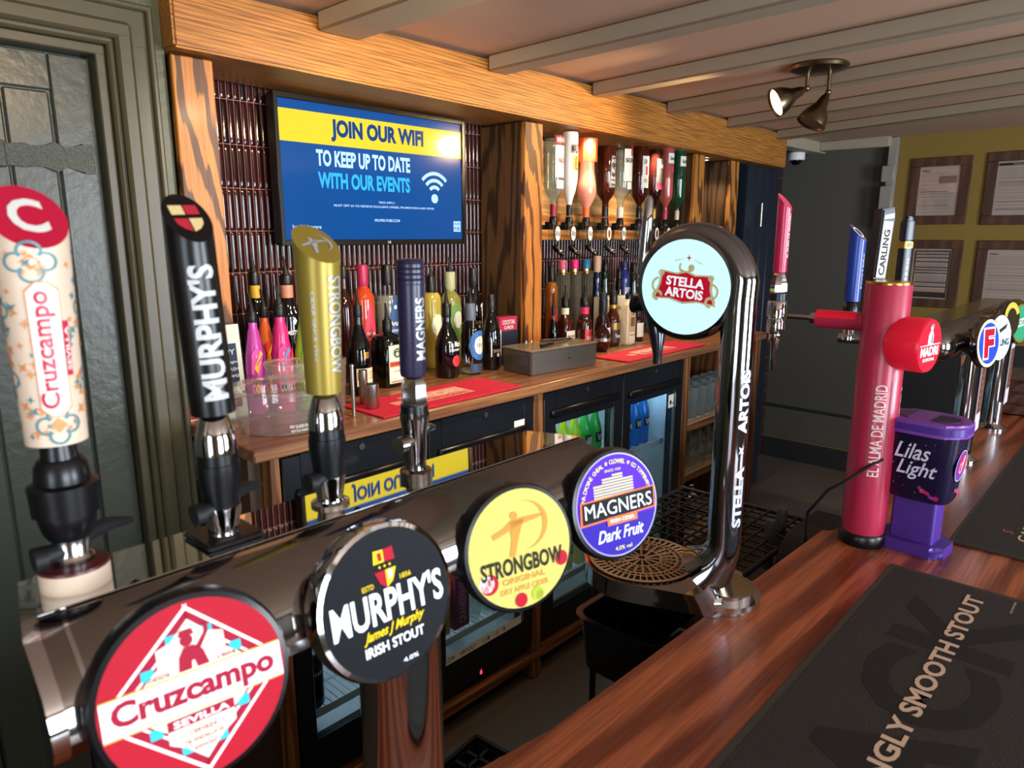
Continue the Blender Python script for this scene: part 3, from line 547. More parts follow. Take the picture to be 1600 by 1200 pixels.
m = MB(); q = front(0, -.0322, 0); m.rect(-.028, .028, .02, .085, LC, q); m.text('JIM BEAM', INK, q, 0, .06, .045, .014); m.build('label', t)
bottle('bourbon bottle with a coral pink label and pink neck', 2.415, 1.825, .0339, .222, .130, .0176, .195, BRG, CAPK, BR_, 'flat', None, [('p', .015, .09, .8, col2('label_coral', '#d8465a')), ('t', 'ROSE', .055, .035, .014, ML)], True, None, (mat('band_pink', '#d0305f', .4), .05))
bottle('round dark raspberry liqueur bottle with a silver band', 2.435, 1.745, .0363, .157, .101, .0108, .133, DBG, CAPK, BR_, 'round', None, [('p', .045, .058, 2.6, mat('silver_band', '#a8a4a0', .3, .8))], True)
bottle('brandy bottle with a navy capsule and a cream label', 2.512, 1.80, .0335, .238, .140, .0152, .162, DBG, mat('capsule_navy', '#141a30', .4), BR_, 'flask', None, [('p', .015, .09, .8, LC), ('t', 'V.S', .05, .02, .016, INK)], True)
bottle('amber rum bottle with a gold neck label and round shoulders', 2.588, 1.80, .0328, .242, .153, .0155, .195, BRG, CAPK, BR_, 'flask', None, [('p', .018, .11, .95, col2('label_umber', '#3a1c12')), ('p', .0751, .1051, .9, CAPG), ('t', 'Terry', .045, .04, .02, ML)], True, None, (CAPG, .04))
t = thing('cream_bottle', 'cream coloured block-shaped bottle with a small picture label', 'bottle', (2.662, 1.77, CZ), 0, BR_)
m = MB(); CB = mat('cream_glaze', '#e4d6b4', .4); m.box((0, 0, .09), (.062, .05, .18), CB, 0, .008, None, 2); m.lathe([(.026, .178), (.02, .192), (.014, .2), (.014, .212)], CB, 18); m.build('glass_body', t)
m = MB(); q = front(0, -.0256, 0); m.rect(-.022, .022, .06, .15, col2('label_tan', '#bda67e'), q); m.rect(-.015, .015, .085, .125, col2('label_brown', '#75583a'), q, .0007); m.text('RUM', INK, q, 0, .14, .02, .01); m.rect(-.02, .02, .045, .048, INK, q); m.build('label', t)
m = MB(); m.lathe([(.015, .205), (.0155, .222), (.013, .226)], CAPK, 16); m.build('cap', t)
t = thing('carton', 'cream gift carton behind the front bottles', 'carton', (2.70, 1.885, CZ)); m = MB(); m.box((0, 0, .104), (.17, .085, .208), mat('carton_cream', '#e2d4b2', .6), 0, .003); m.build('carton_body', t)
m = MB(); q = front(0, -.043, 0); m.rect(-.085, .085, .15, .165, col2('label_tan', '#bda67e'), q); m.build('stripe', t)
bottle('dark bottle with a big cream label, just left of the lollipop tap nozzle', 2.80, 1.81, .029, .156, .105, .0119, .127, DBG, CAPK, BR_, 'flat', None, [('p', .02, .085, 1.0, CREAM)], True)

# ------------------------------------------------------------------ optics rack with upside-down bottles
rk = thing('optics_board', 'oak board with a black rail holding the spirit measures', 'rack', (2.76, 2.04, 1.56))
m = MB(); m.span(-.52, .45, -.005, .033, 0, .115, wood('board_oak', '#b57a3e', '#8a5526', 'X', 18, 4, .45, .1, .3, .05), .003); m.build('board', rk)
m = MB(); m.span(-.52, .45, -.125, -.115, .044, .062, BLACKM, .002)
for x in (-.45, -.15, .15, .4): m.span(x-.01, x+.01, -.116, -.004, .046, .06, BLACKM)
m.build('rail', rk)
def optic(X, lab, dark):
    t = thing('spirit_measure', lab, 'optic', (X, 1.88, 1.60), 0, 'spirit measures under the upside-down bottles')
    m = MB(); m.lathe([(.012, .056), (.016, .05), (.018, .03), (.018, .026)], BLACKP, 16); m.box((0, .022, .02), (.022, .03, .03), BLACKM, 0, .003); m.build('socket', t)
    m = MB(); m.lathe([(.017, .026), (.02, .01), (.02, -.05), (.014, -.062)], CLEAR, 18); m.build('measure_chamber', t)
    m = MB(); q = front(0, -.0235, -.012); n = 28; O = ring_pts(.019, n, ry=.032); m.prism(O, .003, CHROME, Matrix(((1, 0, 0, 0), (0, 0, -1, -.022), (0, 1, 0, -.012), (0, 0, 0, 1)))); m.mark(ring_pts(.0165, n, ry=.029), ML, q, .0020)
    q2 = front(0, -.026, -.012)
    if dark: m.mark(ring_pts(.009, 20, ry=.018), col2('optic_'+dark[1:], dark), q2, .0004)
    else: m.text('PLEASE\nDRINK', INK, q2, 0, 0, .02, .03, rot=1.35)
    m.build('oval_plate', t)
    m = MB(); m.tube([(0, -.01, -.062), (0, -.02, -.075), (-.004, -.045, -.09), (-.006, -.06, -.1)], [.012, .012, .009, .007], BLACKP, 10); m.box((-.004, -.05, -.085), (.036, .012, .01), STEEL, 0, .002); m.build('lever', t)
OG = 'upside-down spirit bottles on the optics rail'
def inverted(lab, X, r, z0, z1, prof, mt, cap, labs=(), shape=None, liquid=None):
    """profile from the neck (bottom) to the base (top), heights as fractions"""
    H = z1-z0; t = thing('spirit_bottle', lab, 'bottle', (X, 1.88, z0), 0, OG); sh = sq(6, -5, 9) if False else None
    m = MB(); pr = [(a*r, b_*H) for a, b_ in prof]; s2 = (lambda a, z: 1+((abs(cos(a))**6+abs(sin(a))**6)**(-1/6)-1)*(1 if z > .36*H else 0)*.85) if shape == 'square' else None
    m.lathe(pr, mt, 24, None, s2); m.build('glass_body', t)
    if liquid: m = MB(); m.lathe([(a*.93, .004+b_*.985) for a, b_ in pr if b_ < liquid[1]*H]+[(pr[-2][0]*.93, liquid[1]*H)], liquid[0], 20, None, s2); m.build('liquid', t)
    m = MB(); a = pr[0][0]; m.lathe([(a*1.15, .001), (a*1.2, .004), (a*1.2, .042), (a*1.05, .046)], cap, 18); m.build('neck_collar', t)
    if labs:
        m = MB(); R_ = r
        for L in labs:
            if L[0] == 'p': patch(m, R_*1.005, -pi/2+(L[5] if len(L) > 5 else 0), L[3], L[1]*H, L[2]*H, L[4])
            else: m.text(L[1], L[5], round_map(R_*1.005+.0016, -pi/2), L[6] if len(L) > 6 else 0, L[2]*H, L[3], L[4], .02, cuts=5)
        m.build('label', t)
STD = [(.28, 0), (.28, .17), (.36, .2), (.85, .28), (1, .33), (1, .97), (.9, 1)]
SL = [(.3, 0), (.3, .14), (.42, .2), (.75, .3), (.96, .42), (1, .5), (1, .97), (.9, 1)]
XO = [1.58+0]; k = .964
LW = mat('label_paper', '#e6e0d2', .5)
P_ = [(2.265, .0395), (2.367, .034), (2.483, .042), (2.62, .043), (2.735, .05), (2.886, .038), (3.012, .037), (3.12, .032), (3.232, .033)]
def zz(v): return 1.58+(v-1.58)*.964
inverted('clear vodka bottle with a white and red label, leftmost upside-down one', P_[0][0], P_[0][1], 1.657, zz(2.0), STD, CLEAR, mat('collar_red', '#8c1230', .4), [('p', .45, .82, .75, LW), ('p', .83, .93, .75, RED), ('t', 'SMIRNOFF', .88, .05, .018, ML), ('p', .32, .42, .6, mat('label_silver', '#b9bcc4', .4)), ('t', 'No.21', .65, .03, .02, RED)], None, (WLIQ, .9))
inverted('white coconut rum bottle with black letters', P_[1][0], P_[1][1], 1.658, zz(2.003), SL, col('white_bottle', '#e8e4dc', .2), CAPK, [('t', 'MALIBU', .8, .05, .035, INK), ('p', .55, .72, .5, CAPG), ('p', .57, .7, .3, col2('label_sun', '#e07a2c'))])
inverted('coral and orange skittle-shaped bottle', P_[2][0], P_[2][1], 1.656, zz(1.991), [(.3, 0), (.3, .12), (.55, .17), (.9, .26), (1, .34), (.95, .42), (.78, .55), (.72, .65), (.72, .98), (.66, 1)], CORAL, mat('collar_orange', '#e0632c', .4), [('p', .7, .99, 3.1, mat('foil_orange', '#e8542e', .4))])
inverted('square bourbon bottle with a black and white label', P_[3][0], P_[3][1]*.93, 1.66, zz(1.969), [(.3, 0), (.34, .1), (.36, .22), (.8, .3), (1, .36), (1, .97), (.9, 1)], BRG, CAPK, [('p', .4, .88, .62, INK), ('p', .42, .86, .56, col2('label_grey_white', '#b7b3aa')), ('p', .44, .84, .52, INK), ('t', 'JACK', .78, .035, .02, ML), ('t', 'No.7', .66, .026, .024, ML), ('t', 'TENNESSEE', .55, .036, .012, ML), ('t', 'WHISKEY', .49, .034, .012, ML)], 'square')
inverted('large clear white rum bottle with a round red seal', P_[4][0], P_[4][1]*.95, 1.658, zz(2.014), [(.26, 0), (.26, .16), (.4, .24), (.9, .33), (1, .38), (1, .95), (.92, .98), (.7, 1)], CLEAR, LW, [('p', .46, .86, .7, LW), ('p', .78, .9, .18, RED, .25), ('t', 'BACARDI', .72, .055, .02, INK), ('p', .36, .45, .35, LW)], None, (WLIQ, .85))
inverted('brown spiced rum bottle with a cream label, behind the chrome tap handle', P_[5][0], P_[5][1], 1.66, zz(1.993), STD, col('spiced_rum', '#4a160c', .07, .3), CAPK, [('p', .42, .86, .7, LW), ('t', 'CAPTAIN', .78, .045, .02, INK), ('t', 'SPICED', .52, .045, .016, CAPG), ('p', .6, .72, .25, col2('label_red', '#c02a35'))])
inverted('almost black rum bottle with a grey and pink label', P_[6][0], P_[6][1], 1.658, zz(1.99), [(.28, 0), (.28, .16), (.45, .22), (.8, .32), (1, .4), (1, .97), (.9, 1)], DBG, mat('collar_gold', '#c59a3c', .4), [('p', .48, .86, .75, col2('label_slate_grey', '#5c5a58')), ('p', .42, .52, .75, col2('label_rose', '#d2405c')), ('t', 'DARK', .75, .04, .018, CREAM)])
inverted('pink gin bottle with a white label', P_[7][0], P_[7][1], 1.657, zz(2.007), STD, PNK, mat('collar_pink', '#c8385a', .4), [('p', .78, .92, .85, LW), ('t', 'Gordon\'s', .85, .04, .018, INK), ('p', .66, .74, .3, col2('label_rose', '#d2405c'))])
inverted('green gin bottle with a white label, rightmost upside-down one', P_[8][0], P_[8][1], 1.656, zz(2.008), STD, GRN, mat('collar_cream', '#e0d2b0', .4), [('p', .76, .9, .85, LW), ('t', 'Gordon\'s', .83, .04, .018, INK)])
NM = ('white vodka', 'white coconut rum', 'coral skittle-shaped', 'square bourbon', 'large white rum', 'brown spiced rum', 'almost black rum', 'pink gin', 'green gin')
for i, (x, r) in enumerate(P_): optic(x, 'spirit measure with an oval plate under the %s bottle' % NM[i], (None, None, None, '#8a5a20', None, None, '#5a2a20', None, None)[i])
# recessed downlight in the beam soffit
t = thing('downlight', 'small round recessed downlight under the right end of the oak beam', 'light', (3.56, 1.93, 1.972)); m = MB(); m.lathe([(.04, .006), (.042, 0), (.034, -.003), (.03, .002)], STEEL, 24, caps=False); m.build('bezel', t)
m = MB(); m.lathe([(.0001, -.001), (.031, -.001)], mat('lamp_glow', '#ffe7c0', .4, emit=9), 24, caps=False); m.build('lamp', t)
# ------------------------------------------------------------------ the bar
ZB = .96
bar = thing('bar_counter', 'polished reddish mahogany bar top along the right of the picture', 'bar counter', (1.2, .1, 0))
def arcp(cx, cy, r, a0, a1, n=6): return [(cx+r*cos(a0+(a1-a0)*i/n), cy+r*sin(a0+(a1-a0)*i/n)) for i in range(n+1)]
pts = [(-.8, -.42), (3.3, -.42), (3.3, .445), (1.545, .452)]+[(1.53, .455)]+arcp(1.50, .46, .024, 0, pi/2, 4)+[(.62, .508), (.48, .522), (.445, .572), (-.8, .575)]
m = MB(); m.prism([(x-1.2, y-.1) for x, y in pts], .045, MAHOG, Matrix.Translation((0, 0, ZB-.045)), .008, 3); m.build('bar_top', bar, None, 35)
m = MB(); m.span(-1.98, 2.08, -.42, .25, .01, ZB-.046, mat('bar_front_paint', '#2c3230', .5)); m.build('bar_body', bar)
MATB = mat('bar_mat_rubber', '#2b2621', .75, noise=.25, bump=.35, bscale=500); MATE = mat('bar_mat_edge', '#3a362b', .8, bump=.3, bscale=500); MATD = mat('bar_mat_dark_print', '#191613', .75); MATT = mat('bar_mat_letters', '#d3b59a', .6)
def barmat(label, x0, x1, y0, y1):
    t = thing('bar_mat', label, 'bar mat', ((x0+x1)/2, (y0+y1)/2, ZB+.0005), 0, 'long dark bar mats'); a, b = (x1-x0)/2, (y1-y0)/2
    m = MB(); m.box((0, 0, .0025), (2*a, 2*b, .005), MATE, 0, .0015); m.build('rubber_mat', t)
    return t, a, b, up(0, 0, .005)
t, a, b, q = barmat('dark stout bar mat nearest the camera, reading SMOOTH STOUT', .30, 1.418, .025, .327)
m = MB(); m.rect(-a+.012, a-.012, -b+.012, b-.012, MATB, q, .0003)
cx = (.30+1.418)/2; cy = .176
m.text('BLACK', MATD, q, (.46+1.335)/2-cx, 0, .875, .165, .03, z=.0006)
m.text('REFRESHINGLY SMOOTH STOUT', MATT, q, 1.375-.40-cx, .179-cy, .80, .0275, .03, z=.001)
m.text('ENJOY RESPONSIBLY', MATT, q, 1.375-cx, .125-cy, .05, .004, .01, rot=0, z=.001)
m.build('print', t)
t, a, b, q = barmat('dark bar mat further along the bar, behind the purple box', 1.612, 2.62, -.03, .272)
m = MB(); m.rect(-a+.01, a-.01, -b+.01, b-.01, MATB, q, .0003); m.text('S', mat('mat_orange', '#b4603c', .6), q, 1.745-2.116, .188-.121, .018, .02, .01, .3); m.text("CAFFREY'S", MATT, q, 1.83-2.116, .158-.121, .25, .022, .02); m.text('IRISH ALE', MATD, q, .1, 0, .6, .14, .03, z=.0006); m.build('print', t)

# ------------------------------------------------------------------ four-tap rail in the foreground
RAIL = (.40, .55, ZB)
rail = thing('beer_tap_rail', 'chrome four-tap beer rail with lit round badges in the foreground', 'beer tap', RAIL)
O = Vector(RAIL); zt = 1.3235-ZB
prof = [(.613, zt-.0030), (.607, zt-.0025), (.543, zt-.0008), (.536, zt-.0015), (.524, zt-.007), (.505, zt-.018), (.49, zt-.032), (.482, zt-.05), (.481, zt-.066), (.488, zt-.08), (.502, zt-.088), (.60, zt-.088), (.612, zt-.078)]
prof = [(y-.55, z) for y, z in prof]
m = MB(); x0, x1 = .093-.4, .715-.4
def xr(y): return x1-.35*max(0, y+.02)+.0
def xl(y): return x0+.2*max(0, y+.03)
ra = [m.bm.verts.new((xl(y), y, z)) for y, z in prof]; rb = [m.bm.verts.new((xr(y), y, z)) for y, z in prof]; n = len(prof)
for i in range(n): m.f([ra[i], ra[(i+1) % n], rb[(i+1) % n], rb[i]], RAILC)
m.f(ra, CHROME2); m.f(rb[::-1], CHROME); m.build('rail_body', rail, None, 25)
m = MB(); y0, y1 = .5405-.55, .6125-.55; m.prism([(xl(y0)+.006, y0), (xr(y0), y0), (xr(y1), y1), (xl(y1)+.006, y1)], .0016, mat('mirror_plate', '#d2d2d2', .025, 1), Matrix.Translation((0, y0, zt-.0004)) @ Matrix.Rotation(-rad(.8), 4, 'X') @ Matrix.Translation((0, -y0, 0)), .0006, 1); m.build('top_plate', rail, 'flat mirror-polished top plate', 20)
m = MB()
prof2 = [(.002+(y-.002)*1.02, zt-.044+(z-zt+.044)*1.025) for y, z in prof]
for xa, xb in ((-.004, .006), (.020, .023)):
    A_ = [m.bm.verts.new((xl(y)+xa, y, z)) for y, z in prof2]; B_ = [m.bm.verts.new((xl(y)+xb, y, z)) for y, z in prof2]
    for i in range(n): m.f([A_[i], A_[(i+1) % n], B_[(i+1) % n], B_[i]], CHROME)
    m.f(A_, CHROME2); m.f(B_[::-1], CHROME2)
m.build('end_cap', rail)
m = MB(); px, py = .388-.4, .512-.55
m.lathe([(.055, .0005), (.055, .008), (.046, .016), (.042, .03), (.041, .05), (.041, .26), (.044, .27), (.044, .278)], CHROME, 40, Matrix.Translation((px, py, 0))); m.build('post', rail, None, 30)
def slant(m, r0, r1, h, mt, top, k=1.0, n=36, M=None, rim=.0, wall=None):
    """round handle, cut off by a plane sloping down towards the customer"""
    rings = []
    for f_ in (0, .03, .25, .5, .75, .9, 1.0):
        r = r0+(r1-r0)*f_; rg = []
        for i in range(n):
            a = 2*pi*i/n; y = r*sin(a); z = h*f_+(k*y*1.0*max(0, (f_-.5)/.5) if f_ > .5 else 0)
            rg.append(m.bm.verts.new(Vector((r*cos(a), y, z)) if M is None else M @ Vector((r*cos(a), y, z))))
        rings.append(rg)
    for A_, B_ in zip(rings, rings[1:]):
        for i in range(n): m.f([A_[i], A_[(i+1) % n], B_[(i+1) % n], B_[i]], mt)
    m.f(rings[0][::-1], mt); m.f(rings[-1], top)
    th = math.atan(k); T = Matrix.Translation((0, 0, h)) @ Matrix.Rotation(th, 4, 'X')
    return planar((M or Matrix.Identity(4)) @ T)
def lever(m, mt, z, s_=1.0):
    m.tube([(-.024*s_, -.004, z-.002), (-.018*s_, -.004, z-.001), (0, -.002, z)], [.008*s_, .0085*s_, .0065*s_], mt, 12); m.cyl((-.026*s_, -.004, z-.002), (-.018*s_, -.004, z-.002), .010*s_, mt)
    m.tube([(0, 0, z), (.014*s_, .006, z+.006), (.032*s_, .016, z+.004), (.05*s_, .028, z-.003)], [.007*s_, .0075*s_, .006*s_, .0035*s_], mt, 10)
def tap(x, lab, kind):
    t_ = MB(); b = x-.4; y = .575-.55
    M = Matrix.Translation((b, y, zt)) @ Matrix.Diagonal((1, 1, .873, 1)); L = lambda pr, mt, n=28: t_.lathe(pr, mt, n, M)
    if kind == 'black':
        L([(.0235, -.002), (.0235, .018)], mat('tile_cream', '#e6cdb4', .4)); L([(.024, .018), (.0235, .0205), (.014, .0215)], mat('dark_red_rim', '#5a1f22', .35))
        L([(.014, .021), (.0145, .026), (.012, .03), (.0125, .045)], CHROME2)
        L([(.014, .044), (.017, .05), (.0195, .062), (.0195, .066), (.0225, .0665), (.0235, .092), (.0225, .0925), (.0185, .094), (.0185, .098), (.0175, .108), (.0145, .1135), (.0125, .114), (.0115, .127)], BLACKP, 12); L([(.009, .127), (.0095, .1305)], STEEL)
    elif kind == 'magners':
        L([(.0175, 0), (.0175, .01), (.012, .0125), (.011, .02), (.0125, .03), (.013, .06), (.0155, .075), (.0155, .085)], GUN); L([(.0145, .085), (.0145, .093)], BLACKP); L([(.014, .093), (.0145, .097), (.0135, .12), (.010, .127), (.0085, .13)], GUN, 6)
    else:
        L([(.0185, 0), (.0185, .004), (.0135, .006), (.0125, .01), (.0155, .03), (.0155, .035)], CHROME); L([(.0145, .034), (.0155, .05), (.0175, .068), (.0175, .078), (.0165, .0785), (.0165, .088)], BLACKP)
        L([(.0165, .088), (.0165, .103), (.0115, .124), (.0085, .127)], CHROME, 14)
        if kind == 'murphys': t_.box((b, y, zt+.003), (.05, .05, .006), BLACKP, 0, .002)
    o = t_.build('tap_body', rail, lab)
    t_ = MB(); T = Matrix.Translation((b, y, zt)) @ Matrix.Diagonal((1, 1, .873, 1))
    s_ = MB(); lever(s_, BLACKM if kind != 'magners' else CHROME2, .035 if kind != 'magners' else .05); s_.bm.transform(T); s_.build('lever', o)
    return o, b, y
HZ0 = zt+.1122
# Cruzcampo handle: painted tile pattern
o, b, y = tap(.137, 'black tap body on a patterned base', 'black')
TC, TO, TT, TR = mat('tile_cream', '#e6cdb4', .4), mat('tile_orange', '#e0914e', .4), mat('tile_teal', '#4d8a92', .4), mat('badge_crimson', '#c4163a', .35)
m = MB(); M = Matrix.Translation((b, y, HZ0)); H_ = .159
q = slant(m, .0195, .0235, H_-.002, TC, TR, .9, M=M)
m.arc((0, 0), .0005, .0233, TR, planar(M @ Matrix.Translation((0, 0, H_-.002)) @ Matrix.Rotation(math.atan(.9), 4, 'X') @ Matrix.Diagonal((1, 1/cos(math.atan(.9)), 1, 1))), 0, 2*pi, 30, .0004)
m.text('C', ML, q, 0, 0, .022, .034, .03, z=.001)
rm = lambda x_, y_, z_: M @ Vector(((.0197+.004*y_/.166+z_)*cos(-pi/2-.12+x_/.021), (.0197+.004*y_/.166+z_)*sin(-pi/2-.12+x_/.021), y_*.95))
for (cx, cy_, s_) in ((0, .016, 1.4), (-.004, .134, 1.4), (-.034, .05, 1.2), (.033, .05, 1.2), (-.034, .10, 1.2), (.033, .10, 1.2), (.034, .018, .7), (-.034, .14, .7), (-.035, .018, .7), (.03, .14, .6)):
    for k in range(4):
        a = k*pi/2; m.arc((cx+.0055*s_*cos(a), cy_+.0055*s_*sin(a)), .0038*s_, .0050*s_, TT, rm, a-2.2, a+2.2, 12, .0006)
    m.mark([(cx+.004*s_*cos(k*pi/2), cy_+.004*s_*sin(k*pi/2)) for k in range(4)], TO, rm, .0006)
for i in range(120):
    cx, cy_ = random.uniform(-.04, .04), random.uniform(.006, .145); s_ = random.uniform(.0024, .0052); a = random.uniform(0, 3); m.mark([(cx+s_*(1 if k % 2 else .35)*cos(a+k*pi/4), cy_+s_*(1 if k % 2 else .35)*sin(a+k*pi/4)) for k in range(8)], random.choice((TO, TO, TT)), rm, .0004)
wl = [(-.0085, .03), (-.006, .026), (-.003, .023), (.003, .023), (.006, .026), (.0085, .03), (.0085, .113), (.006, .117), (.003, .12), (-.003, .12), (-.006, .117), (-.0085, .113)]
for sx, mt_, zl in ((1.1, TO, .0009), (1, ML, .0012)):
    for xa, xb in ((-1, -.7), (-.7, -.35), (-.35, 0), (0, .35), (.35, .7), (.7, 1)):
        f_ = lambda u: .0235+.006*max(0, (abs(u)-.35)/.65); m.mark([(xa*.0085*sx, f_(xa)-.001*(sx > 1)), (xb*.0085*sx, f_(xb)-.001*(sx > 1)), (xb*.0085*sx, .143-f_(xb)+.001*(sx > 1)), (xa*.0085*sx, .143-f_(xa)+.001*(sx > 1))], mt_, rm, zl)
m.text('Cruzcampo', TR, rm, -.0012, .0715, .085, .0135, .02, rot=pi/2, z=.0016, cuts=4)
for xa in (.0085, .0105): m.rect(xa, xa+.002, .052, .092, TR, rm, .0016)
m.text('SEVILLA', ML, rm, .0105, .072, .032, .0026, .02, rot=pi/2, z=.002)
m.build('handle', o, 'red and cream tile-patterned handle', 35)
# Murphy's handle
o, b, y = tap(.2515, 'chrome and black tap body', 'murphys')
m = MB(); M = Matrix.Translation((b, y, HZ0)) @ Matrix.Rotation(rad(-2.5), 4, 'Y'); HB = mat('handle_black', '#0a0a0b', .3)
q = slant(m, .0178, .0178, .158, HB, HB, 1.05, M=M)
SH = lambda s_, mp, z_, sc=1: [m.mark([(x_*sc, y_*sc) for x_, y_ in p], mt_, mp, z_) for p, mt_ in (([(-.011, .003), (-.0005, .003), (-.0005, .013), (-.011, .013)], mat('crest_cream', '#e3c88a', .4)), ([(.0005, .003), (.011, .003), (.011, .013), (.0005, .013)], mat('crest_red', '#b8273a', .4)), ([(-.011, -.001), (-.0005, -.001), (-.0005, -.015), (-.006, -.012), (-.010, -.007)], mat('crest_red', '#b8273a', .4)), ([(.0005, -.001), (.011, -.001), (.010, -.007), (.006, -.012), (.0005, -.015)], mat('crest_cream', '#e3c88a', .4)))]
SH(1, q, .0006, 1.0)
rm = lambda x_, y_, z_: M @ Vector(((.0178+z_)*cos(-pi/2+x_/.0178), (.0178+z_)*sin(-pi/2+x_/.0178), y_))
m.text("MURPHY'S", mat('handle_letter', '#c9cac8', .4), rm, -.003, .068, .109, .0205, .035, rot=pi/2, z=.0006, cuts=5); m.build('handle', o, 'black handle with white upright letters', 35)
# Strongbow handle
o, b, y = tap(.358, 'chrome and black tap body', 'strong')
m = MB(); M = Matrix.Translation((b, y, HZ0)); SG = mat('handle_gold', '#9c8534', .35, .35); SL_ = mat('handle_silver', '#b4b6b4', .35, .3)
q = slant(m, .0165, .0210, .137, SG, SG, .8, M=M)
def archer(m, mp, s_, mt_, z_):
    m.mark([(x_*s_, y_*s_) for x_, y_ in ((-.95, -.22), (-.35, -.04), (.1, .08), (.85, .19), (.85, .26), (.1, .27), (-.3, .24), (-.6, .06), (-1.0, -.08))], mt_, mp, z_)
    m.mark([(x_*s_, y_*s_) for x_, y_ in ((-.38, .22), (.14, .22), (-.08, -.28), (-.28, -.85), (-.46, -.82), (-.34, -.35))], mt_, mp, z_); m.arc((-.20*s_, .37*s_), .0001, .13*s_, mt_, mp, 0, 2*pi, 14, z_)
    for i in range(12):
        f_ = lambda a: (.1*s_+.85*s_*cos(a), .02*s_+.75*s_*sin(a)); a0 = -1.5+3.1*i/12; a1 = a0+3.1/12; w_ = .14*s_*(1-abs(i-5.5)/7.5); p0, p1 = f_(a0), f_(a1)
        m.mark([(p0[0]-w_, p0[1]), (p0[0]+w_*.3, p0[1]), (p1[0]+w_*.3, p1[1]), (p1[0]-w_, p1[1])], mt_, mp, z_)
archer(m, q, .016, SL_, .0006)
rm = lambda x_, y_, z_: M @ Vector(((.0165+.005*y_/.131+z_)*cos(-pi/2+x_/.019), (.0165+.005*y_/.131+z_)*sin(-pi/2+x_/.019), y_))
m.text('STRONGBOW', SL_, rm, .004, .064, .09, .0135, .02, rot=-pi/2, z=.0007, cuts=5); m.text('CIDER SINCE 1962', SL_, rm, -.016, .064, .063, .003, .01, rot=-pi/2, z=.0006); m.build('handle', o, 'gold handle with silver upright letters', 35)
# Magners handle
o, b, y = tap(.4655, 'chrome tap body', 'magners')
m = MB(); M = Matrix.Translation((b, y, HZ0)) @ Matrix.Diagonal((1, 1, .917, 1)); MN = mat('handle_navy_violet', '#2a2440', .3)
pr = [(.0128, 0), (.0138, .004), (.0142, .1), (.0142, .104)]
for i in range(4): pr += [(.0148, .105+i*.006), (.0148, .1085+i*.006), (.0138, .1095+i*.006)]
m.lathe(pr+[(.0145, .13), (.0125, .132), (.002, .132)], MN, 32, M)
rm = lambda x_, y_, z_: M @ Vector(((.0142+z_)*cos(-pi/2+x_/.0142), (.0142+z_)*sin(-pi/2+x_/.0142), y_)); m.text('MAGNERS', SL_, rm, 0, .055, .07, .0115, .02, rot=pi/2, z=.0005, cuts=5); m.build('handle', o, 'navy handle with a ribbed top', 30)
# lit badges
def badge(x, y, z, n, roll, R, lab):
    o = MB(); M = face((x-.4, y-.55, z-ZB), n, 0)
    o.lathe([(R*1.02, -.018), (R*1.09, -.016), (R*1.10, -.004), (R*1.06, .002), (R*1.0, .003)], CHROME if lab.startswith('black') else BLACKP, 48, M, caps=False); o.lathe([(.012, -.075), (.02, -.07), (R*.45, -.05), (R*.8, -.026), (R*1.03, -.018)], BLACKP, 40, M)
    # neck joining the badge to the rail
    p = M @ Vector((0, 0, -.04)); o.tube([p, (p.x*.97+.0, .0, zt-.046)], [.028, .03], BLACKP, 20)
    h = o.build('badge_housing', rail, None, 35); return h, planar(M @ Matrix.Translation((0, 0, .003)) @ Matrix.Rotation(roll, 4, 'Z')), R
def lit(n_, c, e=.75): return mat('lit_'+n_, c, .5, coat=0, emit=e*.6, spec=.15)
LWH, LRED, LRED2, LCR, LCY, LGD = lit('white', '#eef2f4'), lit('red', '#a80a24', .5), lit('deep_red', '#9a1030', .5), lit('cream', '#e6e2cc', .6), lit('cyan', '#2fb4cf', .6), lit('gold', '#cf9a3a', .6)
def disc(m, q, R, mt_): m.arc((0, 0), .0001, R, mt_, q, 0, 2*pi, 48, 0)
def clip(m, pts, mt_, q, R, z_):
    out = []
    for x_, y_ in pts:
        d_ = math.hypot(x_, y_); out.append((x_, y_) if d_ <= R else (x_*R/d_, y_*R/d_))
    m.mark(out, mt_, q, z_)
# Cruzcampo
h, q, R = badge(.172, .46, 1.273, (-.12, -1, .22), 0, .0615, 'cruz')
m = MB(); disc(m, q, R, LRED)
dia = lambda s_, mt_, z_: clip(m, [(x_*s_, y_*s_) for x_, y_ in ((-.62*R/.0615*.0615, .0), (-.62*R, .42*R), (0, 1.02*R), (.62*R, .42*R), (.62*R, -.42*R), (0, -1.02*R), (-.62*R, -.42*R))], mt_, q, R*.995, z_)
def band(k, w_, mt_, z_):
    for sx in (1, -1):
        for sy in (1, -1):
            m.mark([(sx*(k+t_)*R*.0, 0) if False else p for p in [(sx*(-.02)*R, sy*k*R), (sx*(-.02)*R, sy*(k+w_)*R), (sx*min(.95, (k+w_)*.92)*R, sy*.12*R), (sx*min(.95, k*.92)*R, sy*.12*R)] for t_ in (0,)], mt_, q, z_)
band(.92, .05, LWH, .0003); band(.80, .09, LRED2, .0003); band(.74, .04, LWH, .0004); band(.60, .14, LRED2, .0003)
for sx in (1, -1):
    for sy in (1, -1):
        for f_ in (.28, .72):
            cx, cy_ = sx*.62*R*f_*1.05, sy*(.80*(1-f_)+.14*f_)*R; m.rect(cx-.004, cx+.004, cy_-.0035, cy_+.0035, LCY, q, .0006)
oc = [(.34*cos(k*pi/4+pi/8)*(1.1 if k % 2 else 1), .0) for k in range(8)]
